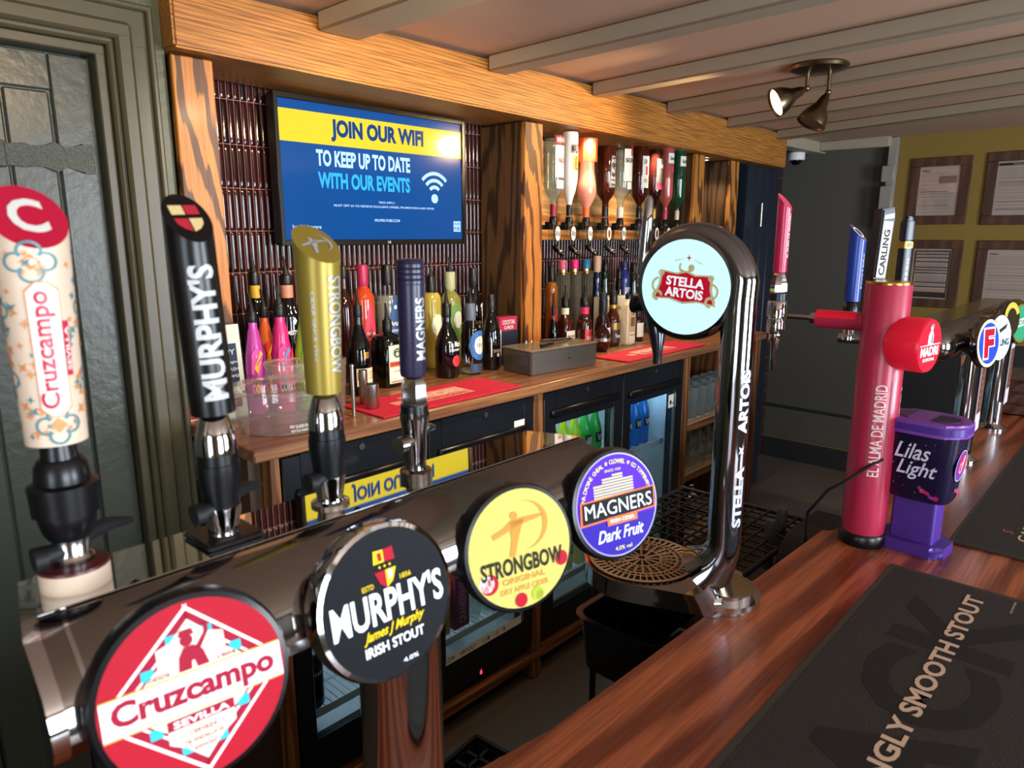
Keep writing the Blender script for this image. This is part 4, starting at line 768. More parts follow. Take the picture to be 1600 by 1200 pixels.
m.mark([(-.55*R, .2*R), (-.36*R, .36*R), (-.36*R, .55*R), (-.2*R, .6*R), (0, .8*R), (.2*R, .6*R), (.36*R, .55*R), (.36*R, .36*R), (.55*R, .2*R), (.55*R, -.2*R), (.36*R, -.36*R), (.36*R, -.5*R), (.2*R, -.6*R), (0, -.8*R), (-.2*R, -.6*R), (-.36*R, -.5*R), (-.36*R, -.36*R), (-.55*R, -.2*R)], LCR, q, .0008)
yl = [(x_, math.sqrt(max(0, (R*.99)**2-x_**2))) for x_ in (0,)]
m.mark([(-.965*R, -.22*R), (.965*R, -.22*R), (.965*R, .22*R), (-.965*R, .22*R)], LGD, q, .0011); m.mark([(-.965*R, -.20*R), (.965*R, -.20*R), (.965*R, .20*R), (-.965*R, .20*R)], LWH, q, .0013)
m.text('Cruzcampo', LRED2, q, 0, -.01*R, 1.74*R, .35*R, .04, z=.0016)
m.rect(-.36*R, .36*R, -.36*R, -.245*R, LRED2, q, .0014); m.text('SEVILLA', LWH, q, 0, -.302*R, .6*R, .075*R, .02, z=.0018)
for i, s_ in enumerate(('CERVEZA', 'DE ANDALUCIA', 'ESPAÑA')): m.text(s_, LRED2, q, 0, (-.45-.09*i)*R, (.3, .42, .24)[i]*R, .05*R, .01, z=.0016)
m.text('DESDE', LRED2, q, -.36*R, .265*R, .22*R, .05*R, z=.0016); m.text('1904', LRED2, q, .36*R, .265*R, .2*R, .05*R, z=.0016)
FG = LRED2   # little drinking figure: a plain stout man raising a glass
m.mark([(x_*R, y_*R) for x_, y_ in ((-.16, .24), (-.02, .24), (-.01, .33), (.02, .33), (.04, .24), (.17, .24), (.12, .42), (.03, .5), (-.08, .5), (-.14, .4))], FG, q, .0014); m.arc((-.04*R, .57*R), .0001, .07*R, FG, q, 0, 2*pi, 14, .0014); m.mark([(x_*R, y_*R) for x_, y_ in ((.04, .46), (.1, .44), (.2, .6), (.21, .7), (.16, .7), (.15, .6))], FG, q, .0014); m.mark([(x_*R, y_*R) for x_, y_ in ((-.12, .62), (.05, .62), (.03, .69), (-.1, .69))], FG, q, .0015)
m.build('badge_face', h, 'red and white lit badge with a diamond')
# Murphy's
h, q, R = badge(.337, .46, 1.272, (-.05, -1, .2), 0, .0635, 'black chrome')
LBK, LYE = lit('black', '#05080f', .15), lit('yellow', '#e2c417', .75)
m = MB(); disc(m, q, R, LBK); m.text("MURPHY'S", LWH, q, 0, -.02*R, 1.78*R, .46*R, .026, z=.0008, shear=.0); m.text('James J Murphy', LYE, q, .02*R, -.36*R, 1.0*R, .17*R, .02, .5, z=.0009, rot=.03); m.text('IRISH STOUT', LWH, q, 0, -.56*R, .95*R, .14*R, .025, z=.0008)
for p, mt_ in (([(-.17, .55), (0, .55), (0, .72), (-.15, .73)], LYE), ([(.0, .55), (.17, .55), (.15, .73), (0, .72)], LRED), ([(-.17, .44), (0, .44), (0, .2), (-.1, .27)], LRED), ([(0, .44), (.17, .44), (.1, .27), (0, .2)], LYE)): m.mark([(x_*R, y_*R) for x_, y_ in p], mt_, q, .0008)
m.mark([(-.09*R, .58*R), (-.03*R, .58*R), (-.04*R, .69*R), (-.1*R, .69*R)], LRED, q, .0012); m.mark([(.04*R, .3*R), (.1*R, .34*R), (.1*R, .42*R), (.03*R, .42*R)], LWH, q, .0012)
for dx in (-.08, 0, .08): m.arc((dx*R, .495*R), .0001, .018*R, LYE, q, 0, 2*pi, 8, .0008)
m.text('ESTD', LYE, q, -.3*R, .28*R, .18*R, .07*R, z=.0008); m.text('1856', LYE, q, .3*R, .28*R, .18*R, .07*R, z=.0008); m.text('4.0%', LWH, q, .2*R, -.86*R, .25*R, .06*R, z=.0008)
m.build('badge_face', h, 'black lit badge reading IRISH STOUT')
# Strongbow
h, q, R = badge(.506, .46, 1.264, (-.27, -1, .2), 0, .0615, 'strong')
LPY, LBR, LDK = lit('pale_yellow', '#b9b05c', .7), lit('brown_gold', '#b98436', .7), lit('dark_letter', '#26200f', .1)
m = MB(); disc(m, q, R, LPY); M2 = lambda x_, y_, z_: q(x_+.02*R, y_+.36*R, z_); archer(m, M2, .56*R, LBR, .0008)
m.text('STRONGBOW', LDK, q, 0, -.26*R, 1.62*R, .29*R, .03, z=.0008); m.text('ORIGINAL', LBR, q, 0, -.5*R, .85*R, .1*R, .02, z=.0008); m.text('DRY APPLE CIDER', LBR, q, 0, -.66*R, .95*R, .09*R, .01, z=.0008)
for cx, cy_, r_, c_ in ((-.72, -.5, .17, LRED), (-.75, -.47, .14, LWH), (.86, -.38, .13, LRED), (-.1, -.86, .12, LRED), (.25, -.88, .12, lit('green', '#9cb030', .6)), (.27, -.86, .08, LPY)):
    k = min(1, (.985-r_)/math.hypot(cx, cy_)); m.arc((cx*k*R, cy_*k*R), .0001, r_*R, c_, q, 0, 2*pi, 18, .0007 if r_ > .12 else .001)
m.build('badge_face', h, 'pale yellow lit badge with an archer')
# Magners
h, q, R = badge(.679, .46, 1.262, (-.27, -1, .2), 0, .0625, 'magners')
LPU, LPB, LOR, LPG = lit('purple', '#4d16b8', .6), lit('blue_violet', '#2a1496', .55), lit('orange', '#e2683c', .8), lit('pale_gold', '#d6cf8a', .6)
m = MB(); disc(m, q, R, LPU); m.mark([(R*.99*cos(a), R*.99*sin(a)) for a in [pi+.28+(pi-.56)*i/20 for i in range(21)]], LPB, q, .0004)
m.arc((0, 0), R*.97, R, mat('badge_rim_grey', '#8c86b0', .3), q, 0, 2*pi, 40, .0006)
for i, ch in enumerate('NA DAOINE GHEAL * CLONMEL * CO TIPPERARY'):
    if ch == ' ': continue
    a = rad(165-150*i/39); mm_ = lambda x_, y_, z_, a=a: q(cos(a)*(.84*R+y_)+sin(a)*x_, sin(a)*(.84*R+y_)-cos(a)*x_, z_); m.text(ch, LPG, mm_, 0, 0, None, .085*R, .02, z=.0008)
for c_, n_ in (((-.42, .0), 5), ((-.2, .0), 7), ((.05, .0), 8), ((.3, .0), 6)):
    for k in range(n_): m.rect((c_[0]-.13)*R, (c_[0]+.13)*R, (.18+.055*k)*R, (.215+.055*k)*R, LPG, q, .0008)
m.text('SINCE 1935', LPG, q, -.05*R, .68*R, .4*R, .05*R, z=.0008)
m.mark([(-.93*R, -.28*R), (.93*R, -.22*R), (.95*R, .22*R), (-.9*R, .18*R)], LOR, q, .0012); m.mark([(-.88*R, -.24*R), (.90*R, -.19*R), (.92*R, .19*R), (-.86*R, .15*R)], LBK, q, .0014)
m.text('MAGNERS', LWH, q, .02*R, -.02*R, 1.66*R, .27*R, .0, z=.0017); m.rect(-.3*R, .45*R, -.37*R, -.21*R, LOR, q, .0018); m.text('IRISH CIDER', LWH, q, .07*R, -.29*R, .6*R, .07*R, z=.0021)
m.text('Dark Fruit', LWH, q, .02*R, -.55*R, 1.15*R, .24*R, .015, .35, z=.0010); m.text('4.0% vol', LPG, q, .05*R, -.84*R, .42*R, .08*R, z=.0010)
m.build('badge_face', h, 'purple lit badge reading Dark Fruit')

# ------------------------------------------------------------------ lollipop tower
U = Vector((-.087, .996, 0)).normalized(); Cx = Vector((1.068, .502, ZB)); NRM = Vector((-U.y, U.x, 0))
st = thing('lollipop_tap', 'chrome lollipop beer tower with a glowing pale round badge', 'beer tap', tuple(Cx), math.atan2(U.y, U.x))
# local frame: x along U (towards the bottles), y = left of it = badge normal, z up
zl = 1.498-ZB; ca = .082; TOWER = mat('tower_chrome', '#8f9097', .07, 1)
m = MB(); path = []; rr = []
for i in range(7):
    f_ = i/6; path.append((.03*(1-f_)**2.2, 0, .05+.07*f_)); rr.append(.028+.022*(1-f_)**2.5)
path.append((0, 0, .3)); rr.append(.0275); path.append((0, 0, zl-.02)); rr.append(.027)
for i in range(1, 25):
    a = pi*1.14*i/24; R_ = .085-.009*i/24; path.append((ca-R_*cos(a), 0, zl+R_*sin(a))); rr.append(.027-.011*i/24)
m.tube(path, rr, TOWER, 32); m.build('column', st, None, 40)
m = MB(); M = Matrix.Translation((ca, .026, zl)) @ Matrix.Rotation(-pi/2, 4, 'X')
m.lathe([(.072, -.05), (.084, -.044), (.088, -.02), (.086, -.004), (.078, .0)], TOWER, 56, M); h = m.build('badge_housing', st)
m = MB(); M2 = Matrix(((-1, 0, 0, ca), (0, 0, 1, .0265), (0, 1, 0, zl), (0, 0, 0, 1))) @ Matrix.Rotation(rad(-5), 4, 'Z'); q = planar(M2); R = .0765
LST = mat('lit_ice_white', '#c2ecf4', .3, coat=.1, emit=.68); SR, SGD = lit('crest_red', '#c41230', .35), lit('crest_gold', '#c8bd8c', .3)
disc(m, q, R, LST)
rect_ = [(-.66, -.28), (-.56, .0), (-.53, .28), (-.2, .25), (0, .31), (.2, .25), (.55, .28), (.57, 0), (.68, -.28), (.3, -.25), (0, -.31), (-.3, -.25)]
m.mark([(x_*R*1.08, y_*R*1.14) for x_, y_ in rect_], SGD, q, .0004); m.mark([(x_*R*.98, y_*R) for x_, y_ in rect_], SR, q, .0007)
m.text('STELLA', LWH, q, 0, .11*R, .86*R, .2*R, .035, z=.0011); m.text('ARTOIS', LWH, q, 0, -.125*R, .86*R, .2*R, .035, z=.0011)
for sx in (1, -1):
    m.arc((sx*.6*R, -.24*R), .06*R, .12*R, SGD, q, 0, 5, 14, .0009); m.arc((sx*.58*R, -.02*R), .13*R, .18*R, SGD, q, (-1.2 if sx > 0 else pi-1.4), (1.4 if sx > 0 else pi+1.2), 12, .0009); m.arc((sx*.56*R, .25*R), .03*R, .07*R, SGD, q, 0, 2*pi, 12, .0009)
m.arc((-.04*R, .42*R), .10*R, .145*R, SGD, q, pi*.8, pi*2.1, 14, .0006); m.arc((.1*R, .42*R), .0001, .075*R, SGD, q, 0, 2*pi, 12, .0006); m.tube([q(-.12*R, .36*R, .0005), q(.0, .32*R, .0005), q(.14*R, .36*R, .0005)], .0012, SGD, 6)
m.mark([(.02*R+(.07 if k % 2 == 0 else .02)*R*cos(k*pi/4), .62*R+(.085 if k % 2 == 0 else .02)*R*sin(k*pi/4)) for k in range(8)], SR, q, .0006)
for s_, x_ in (('ANNO', -.2), ('1366', .24)): m.text(s_, SGD, q, x_*R, .56*R, .2*R, .05*R, .01, rot=(.35 if x_ < 0 else -.35), z=.0006)
m.build('badge_face', h, 'glowing pale badge with a red crest')
# letters up the customer side of the column
m = MB(); mp = lambda x_, y_, z_: Vector(((.0275+z_)*cos(2.62+x_/.0275), (.0275+z_)*sin(2.62+x_/.0275), y_))
LSV = mat('letter_silver', '#c9cbd2', .35, .3); m.text('STELLA', LSV, mp, 0, .20, .105, .018, .05, rot=pi/2, z=.0006, cuts=4); m.build('column_lettering', st)
m = MB(); m.text('ARTOIS', LSV, mp, 0, .36, .105, .018, .05, rot=pi/2, z=.0006, cuts=4); m.build('column_lettering', st)
m = MB(); m.mark([(.007*(1 if k % 2 else .4)*cos(k*pi/4), .28+.009*(1 if k % 2 else .4)*sin(k*pi/4)) for k in range(8)], LSV, mp, .0006); m.build('star_emblem', st)
# base plate and drip tray
m = MB(); out = [(-.062, 0)]
base = arcp(.0, 0, .062, pi/2+.15, 3*pi/2-.15, 16)+arcp(.156, 0, .104, -pi/2-.25, pi/2+.25, 26)
base = [(x_-.004, y_) for x_, y_ in base]
m.prism(base, .034, CHROME, Matrix.Translation((0, 0, .0005)), .012, 4); m.prism(arcp(-.012, 0, .046, pi/2-.1, 3*pi/2+.1, 14), .001, GOLD if False else mat('base_inlay', '#8a7a60', .25, .9), Matrix.Translation((0, 0, .0348))); m.build('base_plate', st, None, 30)
m = MB(); BR2 = mat('tray_rosette', '#c9a47c', .4, .4); q = lambda x_, y_, z_: Vector((.152+x_*1.1, y_*1.1, .0355+z_))
m.lathe([(.0001, .0352), (.096, .0352)], mat('tray_dark', '#0c0a09', .6), 40, Matrix.Translation((.152, 0, 0)), caps=False)
def bars(m, r0, r1, k, w, off=0):
    for i in range(k):
        a = 2*pi*(i+off)/k; d_ = Vector((cos(a), sin(a), 0)); n_ = Vector((-sin(a), cos(a), 0))*w/2
        m.prism([(0, 0)] if False else [tuple((d_*r0+n_).xy), tuple((d_*r0-n_).xy), tuple((d_*r1-n_).xy), tuple((d_*r1+n_).xy)], .002, BR2, Matrix.Translation((.152, 0, .0358)) @ Matrix.Diagonal((1.1, 1.1, 1, 1)))
for r0, r1 in ((.006, .010), (.030, .034), (.056, .060), (.066, .069), (.082, .088)): m.arc((0, 0), r0, r1, BR2, q, 0, 2*pi, 48, .0026)
bars(m, .008, .032, 12, .0026); bars(m, .032, .058, 24, .0026); bars(m, .067, .084, 48, .0022, .5)
for i in range(24):
    a = 2*pi*(i+.5)/24; m.arc((.045*cos(a), .045*sin(a)), .0045, .0062, BR2, q, 0, 2*pi, 10, .0028); m.arc((.063*cos(a), .063*sin(a)), .003, .0055, BR2, q, 0, 2*pi, 10, .0028)
m.build('drip_tray_grille', st, 'bronze lattice drip grille')
m = MB(); e = path[-1]; m.tube([(ca+.066, 0, zl-.03), (ca+.064, .0, zl-.06), (ca+.058, 0, zl-.085), (ca+.056, 0, zl-.118), (ca+.056, 0, zl-.135)], [.0125, .0155, .014, .008, .0075], mat('nozzle_gunmetal', '#4a4c52', .18, .9), 20); m.build('nozzle', st)
m = MB(); m.cyl((ca+.075, .0, zl-.035), (ca+.1, -.0, zl-.035), .011, BLACKP); m.cyl((ca+.098, 0, zl-.035), (ca+.106, 0, zl-.035), .015, BLACKP); m.build('flow_knob', st)
m = MB(); m.tube([(ca+.085, 0, zl+.01), (ca+.092, 0, zl+.02), (ca+.088, 0, zl+.05), (ca+.085, 0, zl+.10), (ca+.083, 0, zl+.14), (ca+.083, 0, zl+.147)], [.008, .010, .0105, .0095, .0075, .004], CHROME, 18); m.build('handle', st, 'chrome rod handle')
# ------------------------------------------------------------------ red column tower
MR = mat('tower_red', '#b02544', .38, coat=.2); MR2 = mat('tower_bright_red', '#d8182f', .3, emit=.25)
md = thing('column_tap', 'tall plain red column beer tower with a gold rim and a pink tap handle', 'beer tap', (1.50, .405, ZB+.0005))
m = MB(); m.lathe([(.043, 0), (.045, .004), (.045, .022), (.042, .026)], BLACKP, 36); m.build('foot', md)
m = MB(); m.lathe([(.0395, .026), (.0415, .05), (.0415, .527), (.041, .528)], MR, 48); m.lathe([(.041, .528), (.0418, .5285), (.0418, .5325), (.041, .534), (.002, .534)], GOLD, 48); m.build('column', md)
m = MB(); mp = lambda x_, y_, z_: Vector(((.0415+z_)*cos(-2.42+x_/.0415), (.0415+z_)*sin(-2.42+x_/.0415), y_)); LM = mat('tower_letter', '#e8c9c4', .4)
m.text('EL ALMA DE MADRID', LM, mp, -.012, .245, .185, .021, .01, rot=pi/2, z=.0006, cuts=4); m.rect(.006, .0075, .155, .345, mat('tower_line', '#8a5a58', .4), mp, .0006); m.rect(-.0275, -.026, .155, .345, mat('tower_line', '#8a5a58', .4), mp, .0006)
mp2 = lambda x_, y_, z_: Vector(((.0415+z_)*cos(-1.25+x_/.0415), (.0415+z_)*sin(-1.25+x_/.0415), y_)); m.text('MADRI', LM, mp2, 0, .27, .12, .022, .04, rot=pi/2, z=.0006, cuts=4); m.build('column_lettering', md)
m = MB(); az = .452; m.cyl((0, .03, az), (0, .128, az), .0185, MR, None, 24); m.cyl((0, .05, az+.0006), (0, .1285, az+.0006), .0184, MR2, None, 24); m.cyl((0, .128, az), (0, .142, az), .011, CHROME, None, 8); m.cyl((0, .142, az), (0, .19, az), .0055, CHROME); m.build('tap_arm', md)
m = MB(); M = Matrix.Translation((0, .215, az-.09))
m.lathe([(.0045, -.028), (.006, -.026), (.0095, .03), (.0125, .038), (.0125, .05), (.0175, .052), (.019, .062), (.0185, .082), (.0165, .086), (.0205, .088), (.0205, .118), (.018, .122)], CHROME, 24, M); m.lathe([(.0185, .122), (.0185, .136)], mat('tap_navy_ring', '#141c33', .3), 24, M); m.lathe([(.017, .136), (.0185, .142), (.0175, .160), (.012, .178), (.01, .182)], CHROME, 8, M); m.cyl((0, .195, az), (0, .21, az), .0085, CHROME); o = m.build('tap_body', md)
m = MB(); M = Matrix.Translation((0, .215, az+.092)); HP = mat('tower_handle_pink', '#c92050', .3, coat=.3)
q = slant(m, .0138, .0146, .146, HP, mat('tower_handle_top', '#e04468', .3), 1.1, 28, M); rm = lambda x_, y_, z_: M @ Vector(((.0145+z_)*cos(-pi/2-.2+x_/.0145), (.0145+z_)*sin(-pi/2-.2+x_/.0145), y_)); m.text('EL ALMA DE MADRID', LM, rm, 0, .075, .09, .007, .02, rot=pi/2, z=.0006, cuts=3)
m.lathe([(.010, -.004), (.0138, .008)], HP, 28, M); m.build('handle', o, 'pink handle cut off at an angle')
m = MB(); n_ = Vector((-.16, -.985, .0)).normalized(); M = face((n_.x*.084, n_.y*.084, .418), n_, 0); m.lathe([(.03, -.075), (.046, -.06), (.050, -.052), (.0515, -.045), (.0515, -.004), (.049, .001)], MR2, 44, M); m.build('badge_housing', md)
h = bpy.data.objects[[o.name for o in md.children if o.name.startswith('badge_housing')][0]]
m = MB(); q = planar(M @ Matrix.Translation((0, 0, .0015))); R = .049; disc(m, q, R, lit('tower_red', '#d0162c', .5)); m.rect(-.8*R, .8*R, -.36*R, -.02*R, mat('lit_white', '#ffffff'), q, .0004) if False else None
m.text('MADRI', LWH, q, 0, -.2*R, 1.5*R, .36*R, .04, z=.0008); m.rect(-.86*R, .86*R, .03*R, .06*R, LWH, q, .0008); m.text('EXCEPCIONAL', LWH, q, 0, -.52*R, 1.0*R, .12*R, z=.0008)
m.mark([(x_*R, y_*R) for x_, y_ in ((-.22, .08), (.24, .08), (.22, .4), (.12, .58), (-.08, .58), (-.2, .42))], LWH, q, .0008); m.arc((.02*R, .7*R), .0001, .11*R, LWH, q, 0, 2*pi, 14, .0008); m.mark([(x_*R, y_*R) for x_, y_ in ((-.16, .74), (.2, .74), (.14, .84), (-.1, .84))], mat('figure_grey', '#7d8088', .5), q, .0012); m.mark([(x_*R, y_*R) for x_, y_ in ((.02, .1), (.2, .1), (.16, .42), (.06, .5))], mat('figure_grey', '#7d8088', .5), q, .0012)
m.build('badge_face', h, 'red badge with a pale figure')
# ------------------------------------------------------------------ purple collection box
px_ = thing('collection_box', 'purple collection box on a stem with white script and a pink galaxy print', 'collection box', (1.540, .318, ZB+.0005), rad(-95))
def rr_(a, b, r, n=5): return [p for cx, cy_, a0 in ((a-r, b-r, 0), (-a+r, b-r, pi/2), (-a+r, -b+r, pi), (a-r, -b+r, 3*pi/2)) for p in arcp(cx, cy_, r, a0, a0+pi/2, n)]
PM2 = mat('purple_lid', '#7a3fa0', .35); DP = mat('galaxy_navy', '#17112f', .25, noise=.5, bscale=30)
m = MB(); m.prism(rr_(.062, .046, .02), .024, PURPLEM, None, .008, 3); m.build('foot', px_)
m = MB(); m.prism(rr_(.040, .028, .006), .105, PURPLEM, Matrix.Translation((0, 0, .022)), .002); m.build('stem', px_)
m = MB(); ys = [(.052, .036, .1), (.058, .044, .118), (.066, .052, .25)]; n = 40
def sring(a, b, z): return [m.bm.verts.new((x_, y_, z)) for x_, y_ in [(a*abs(cos(t))**.55*(1 if cos(t) > 0 else -1), b*abs(sin(t))**.55*(1 if sin(t) > 0 else -1)) for t in [2*pi*i/n+.01 for i in range(n)]]]
rg = [sring(.05, .036, .11), sring(.056, .042, .112), sring(.059, .045, .12), sring(.068, .053, .246)]
for A_, B_ in zip(rg, rg[1:]):
    for i in range(n): m.f([A_[i], A_[(i+1) % n], B_[(i+1) % n], B_[i]], DP)
m.f(rg[0][::-1], DP); m.f(rg[-1], DP)
qf = lambda x_, y_, z_: Vector((x_, -.045-.008*(y_-.12)/.126-z_-.0006, y_)); qs = lambda x_, y_, z_: Vector((.059+.009*(y_-.12)/.126+z_+.0006, x_, y_))
ql = lambda x_, y_, z_: Vector((-.059-.009*(y_-.12)/.126-z_-.0006, -x_, y_))
PLT = mat('script_white', '#d9d2ea', .4); MG = mat('nebula_pink', '#b8246a', .4); MO = mat('nebula_red', '#d83a4e', .4); LV = mat('nebula_lilac', '#6a3a98', .4)
for f_ in (qf, ql):
    m.text('Lilas', PLT, f_, -.006, .212, .064, .032, .012, .35); m.text('Light', PLT, f_, .004, .174, .072, .038, .012, .35)
for f_, s_ in ((qs, 1), (qf, 0)):
    if s_:
        m.arc((0, .188), .0001, .030, LV, f_, 0, 2*pi, 26, .0003); m.arc((0.004, .19), .0001, .022, MG, f_, 0, 2*pi, 22, .0006); m.arc((.008, .193), .0001, .013, MO, f_, 0, 2*pi, 18, .0009); m.arc((0, .188), .030, .0315, PLT, f_, 0, 2*pi, 30, .0006); m.arc((-.002, .184), .008, .0105, PLT, f_, 1, 5.5, 14, .0012); m.mark([(.0, .176), (.004, .176), (.014, .206), (.009, .208)], PLT, f_, .0012)
    for i in range(16):
        x_, y_ = random.uniform(-.045, .045), random.uniform(.125, .235); m.arc((x_*(.75 if s_ else 1), y_), .0001, random.uniform(.0004, .001), PLT, f_, 0, 2*pi, 6, .0004)
    for i in range(7): m.arc((.012+.005*i-.02*s_, .142-.003*i+random.uniform(-.003, .003)), .0001, random.uniform(.003, .006), random.choice((MG, MO, LV)), f_, 0, 2*pi, 10, .0004+i*.0001)
m.build('printed_bucket', px_, 'navy bucket printed with a pink galaxy')
m = MB(); lid = [(x_, y_) for x_, y_ in [(.074*abs(cos(t))**.6*(1 if cos(t) > 0 else -1), .058*abs(sin(t))**.6*(1 if sin(t) > 0 else -1)) for t in [2*pi*i/n+.01 for i in range(n)]]]
m.prism(lid, .026, PM2, Matrix.Translation((0, 0, .246)), .006, 3, PURPLEM); m.build('lid', px_)
l_ = [o for o in px_.children if o.name.startswith('lid')][0]
m = MB(); m.prism(arcp(.026, 0, .030, -pi/2, pi/2, 12)+[(.012, .030), (.012, -.030)], .0012, mat('lid_recess', '#2a1548', .5), Matrix.Translation((0, 0, .2718))); m.arc((.026, 0), .029, .033, PM2, up(0, 0, .2715), -pi/2, pi/2, 14, .0022); m.build('coin_opening', l_, 'dark coin opening')
m = MB(); m.prism(arcp(-.006, 0, .036, pi/2+.2, 3*pi/2-.2, 12), .003, mat('lid_shade', '#4c3a58', .4), Matrix.Translation((-.012, 0, .2718)), .001); m.build('grip', l_)
m = MB(); pth = [(1.472, .374, ZB+.19), (1.462, .388, ZB+.18), (1.44, .42, ZB+.15), (1.42, .455, ZB+.12), (1.425, .492, ZB+.06), (1.445, .498, ZB-.03), (1.445, .499, ZB-.25)]
for a in (0,): m.tube(pth, .0032, BLACKP, 8)
tag(m.build('cable'), 'thin black cable hanging from the purple box past the red column', 'cable')

# ------------------------------------------------------------------ second tap rail further along the bar
r2 = thing('beer_tap_rail', 'distant chrome tap rail on two posts at the far end of the bar', 'beer tap', (2.5, .43, ZB))
m = MB(); m.tube([(-.50, 0, .345), (-.49, 0, .345), (-.47, 0, .345), (.72, 0, .345)], [.02, .035, .045, .045], GUN, 28); m.span(-.45, .72, .0, .10, .375, .388, CHROME2, .003); m.build('rail_body', r2)
for x in (2.275-2.5, 2.725-2.5):
    m = MB(); m.lathe([(.047, .0005), (.047, .006), (.036, .012), (.029, .02), (.028, .32)], CHROME, 30, Matrix.Translation((x, -.045, 0))); m.tube([(x, -.045, .3), (x, -.04, .325), (x, -.02, .345)], [.028, .03, .035], CHROME, 20); m.build('post', r2)
    m = MB(); q = front(x-.005, -.078, 0); BRN = mat('card_brown', '#5a3424', .6); m.box((x-.005, -.078+.001, .2), (.06, .002, .22), mat('card_white', '#c9c2c4', .5)); m.rect(-.026, .026, .14, .27, BRN, q, .0004)
    for k in range(6): m.rect(-.018, .018-.004*(k % 3), .155+.018*k, .159+.018*k, mat('card_red', '#a34a34', .6), q, .0008)
    m.text('MENU', INK, q, 0, .29, .03, .01); m.build('menu_card', r2, 'small white and brown menu card')
def badge2(X, z, R, lab, fn, n_=(-.25, -1, .08), oval=1.0):
    o = MB(); M = face((X-2.5, .335-.43, z-ZB), n_); o.lathe([(.02, -.07), (R*.5, -.04), (R*1.0, -.018), (R*1.06, -.012), (R*1.04, .0)], GUN, 32, M @ Matrix.Diagonal((1, oval, 1, 1))); h = o.build('badge_housing', r2)
    o = MB(); q = planar(M @ Matrix.Translation((0, 0, .001)) @ Matrix.Diagonal((1, oval, 1, 1))); fn(o, q, R); o.build('badge_face', h, lab)
def b1(m, q, R): disc(m, q, R, lit('f_rim', '#d6d2a0', .4)); m.arc((0, 0), .0001, R*.86, lit('f_blue', '#2440a8', .4), q, 0, 2*pi, 36, .0004); m.text('F', LWH, q, 0, 0, 1.0*R, 1.35*R, .08, z=.0008); m.text('F', LRED, q, 0, 0, .84*R, 1.2*R, .05, z=.0012)
def b2(m, q, R): disc(m, q, R, lit('badge_pale_blue', '#b9cdea', .55)); m.mark([(x_*R, y_*R) for x_, y_ in ((-.4, .1), (.5, .4), (.6, .6), (-.3, .32))], INK, q, .0005); m.text('CARLING', INK, q, 0, -.22*R, 1.6*R, .3*R, .03, z=.0006)
def b3(m, q, R): disc(m, q, R, lit('dark_gold', '#2a2210', .1)); m.arc((0, 0), R*.62, R*.95, lit('gold2', '#d4a640', .4), q, pi*.1, pi*1.5, 30, .0006)
def b4(m, q, R): disc(m, q, R, lit('green2', '#2f8a62', .4)); m.mark([(x_*R, y_*R) for x_, y_ in ((-.95, -.25), (.95, -.05), (.95, .35), (-.95, .15))], lit('green_pale', '#cfe6d6', .5), q, .0005); m.text('CIDER', lit('green_dark', '#1c5a40', .2), q, 0, .05*R, 1.3*R, .24*R, .02, z=.0009); m.arc((0, 0), R*.9, R, CAPG, q, 0, 2*pi, 36, .0005)
badge2(2.17, 1.307, .062, 'tall oval blue badge with a red letter F', b1, oval=1.0); badge2(2.33, 1.305, .062, 'pale blue badge with a black stripe', b2); badge2(2.475, 1.345, .05, 'dark and gold badge', b3); badge2(2.66, 1.315, .06, 'green badge with a pale band', b4)
def htap(X, z0, z1, lab, fn):
    o = MB(); M = Matrix.Translation((X-2.5, .55-.43, 0)); zb = z0-ZB
    o.lathe([(.016, .38), (.016, .388), (.012, .392), (.013, min(.42, zb-.035)), (.017, zb-.03), (.017, zb-.012), (.01, zb+.002)], [CHROME]*3+[BLACKP]*3, 20, M); o.cyl((X-2.5, .06, .382), (X-2.5, .14, .382), .012, CHROME); t_ = o.build('tap_body', r2)
    o = MB(); fn(o, M @ Matrix.Translation((0, 0, zb)), z1-z0); o.build('handle', t_, lab)
def h1(m, M, H):
    q = slant(m, .0175, .0185, H-.018, mat('handle_royal', '#1f3f9a', .3), mat('handle_royal_top', '#5a4a6a', .3), 1.0, 24, M); m.arc((0, 0), .012, .0165, ML, q, 0, 2*pi, 20, .0008); rm = lambda x_, y_, z_: M @ Vector(((.0183+z_)*cos(-2.5+x_/.0183), (.0183+z_)*sin(-2.5+x_/.0183), y_)); m.text('FOSTERS', mat('pale_blue_letter', '#a9b8e0', .4), rm, .014, .07, .08, .007, .02, rot=pi/2, z=.0006, cuts=2)
def h2(m, M, H):
    K_ = mat('handle_ink', '#10131c', .3); T_ = M @ Matrix.Rotation(rad(-38), 4, 'Z') @ Matrix.Rotation(rad(3), 4, 'Y'); pr = [(-.016, 0), (.016, 0), (.018, H-.02), (.012, H), (-.018, H-.006)]; m.prism([(x_, y_) for x_, y_ in pr], .036, K_, T_ @ Matrix(((1, 0, 0, 0), (0, 0, -1, .018), (0, 1, 0, 0), (0, 0, 0, 1))), .003)
    q = planar(T_ @ Matrix(((1, 0, 0, 0), (0, 0, -1, -.0182), (0, 1, 0, 0), (0, 0, 0, 1)))); m.rect(-.0125, .0125, .004, H-.034, ML, q, .0005); m.mark([(-.0125, H-.03), (.0125, H-.026), (.0125, H-.014), (-.0125, H-.02)], ML, q, .0005); m.text('CARLING', INK, q, 0, (H-.03)*.45, .11, .016, .03, rot=pi/2, z=.0009)
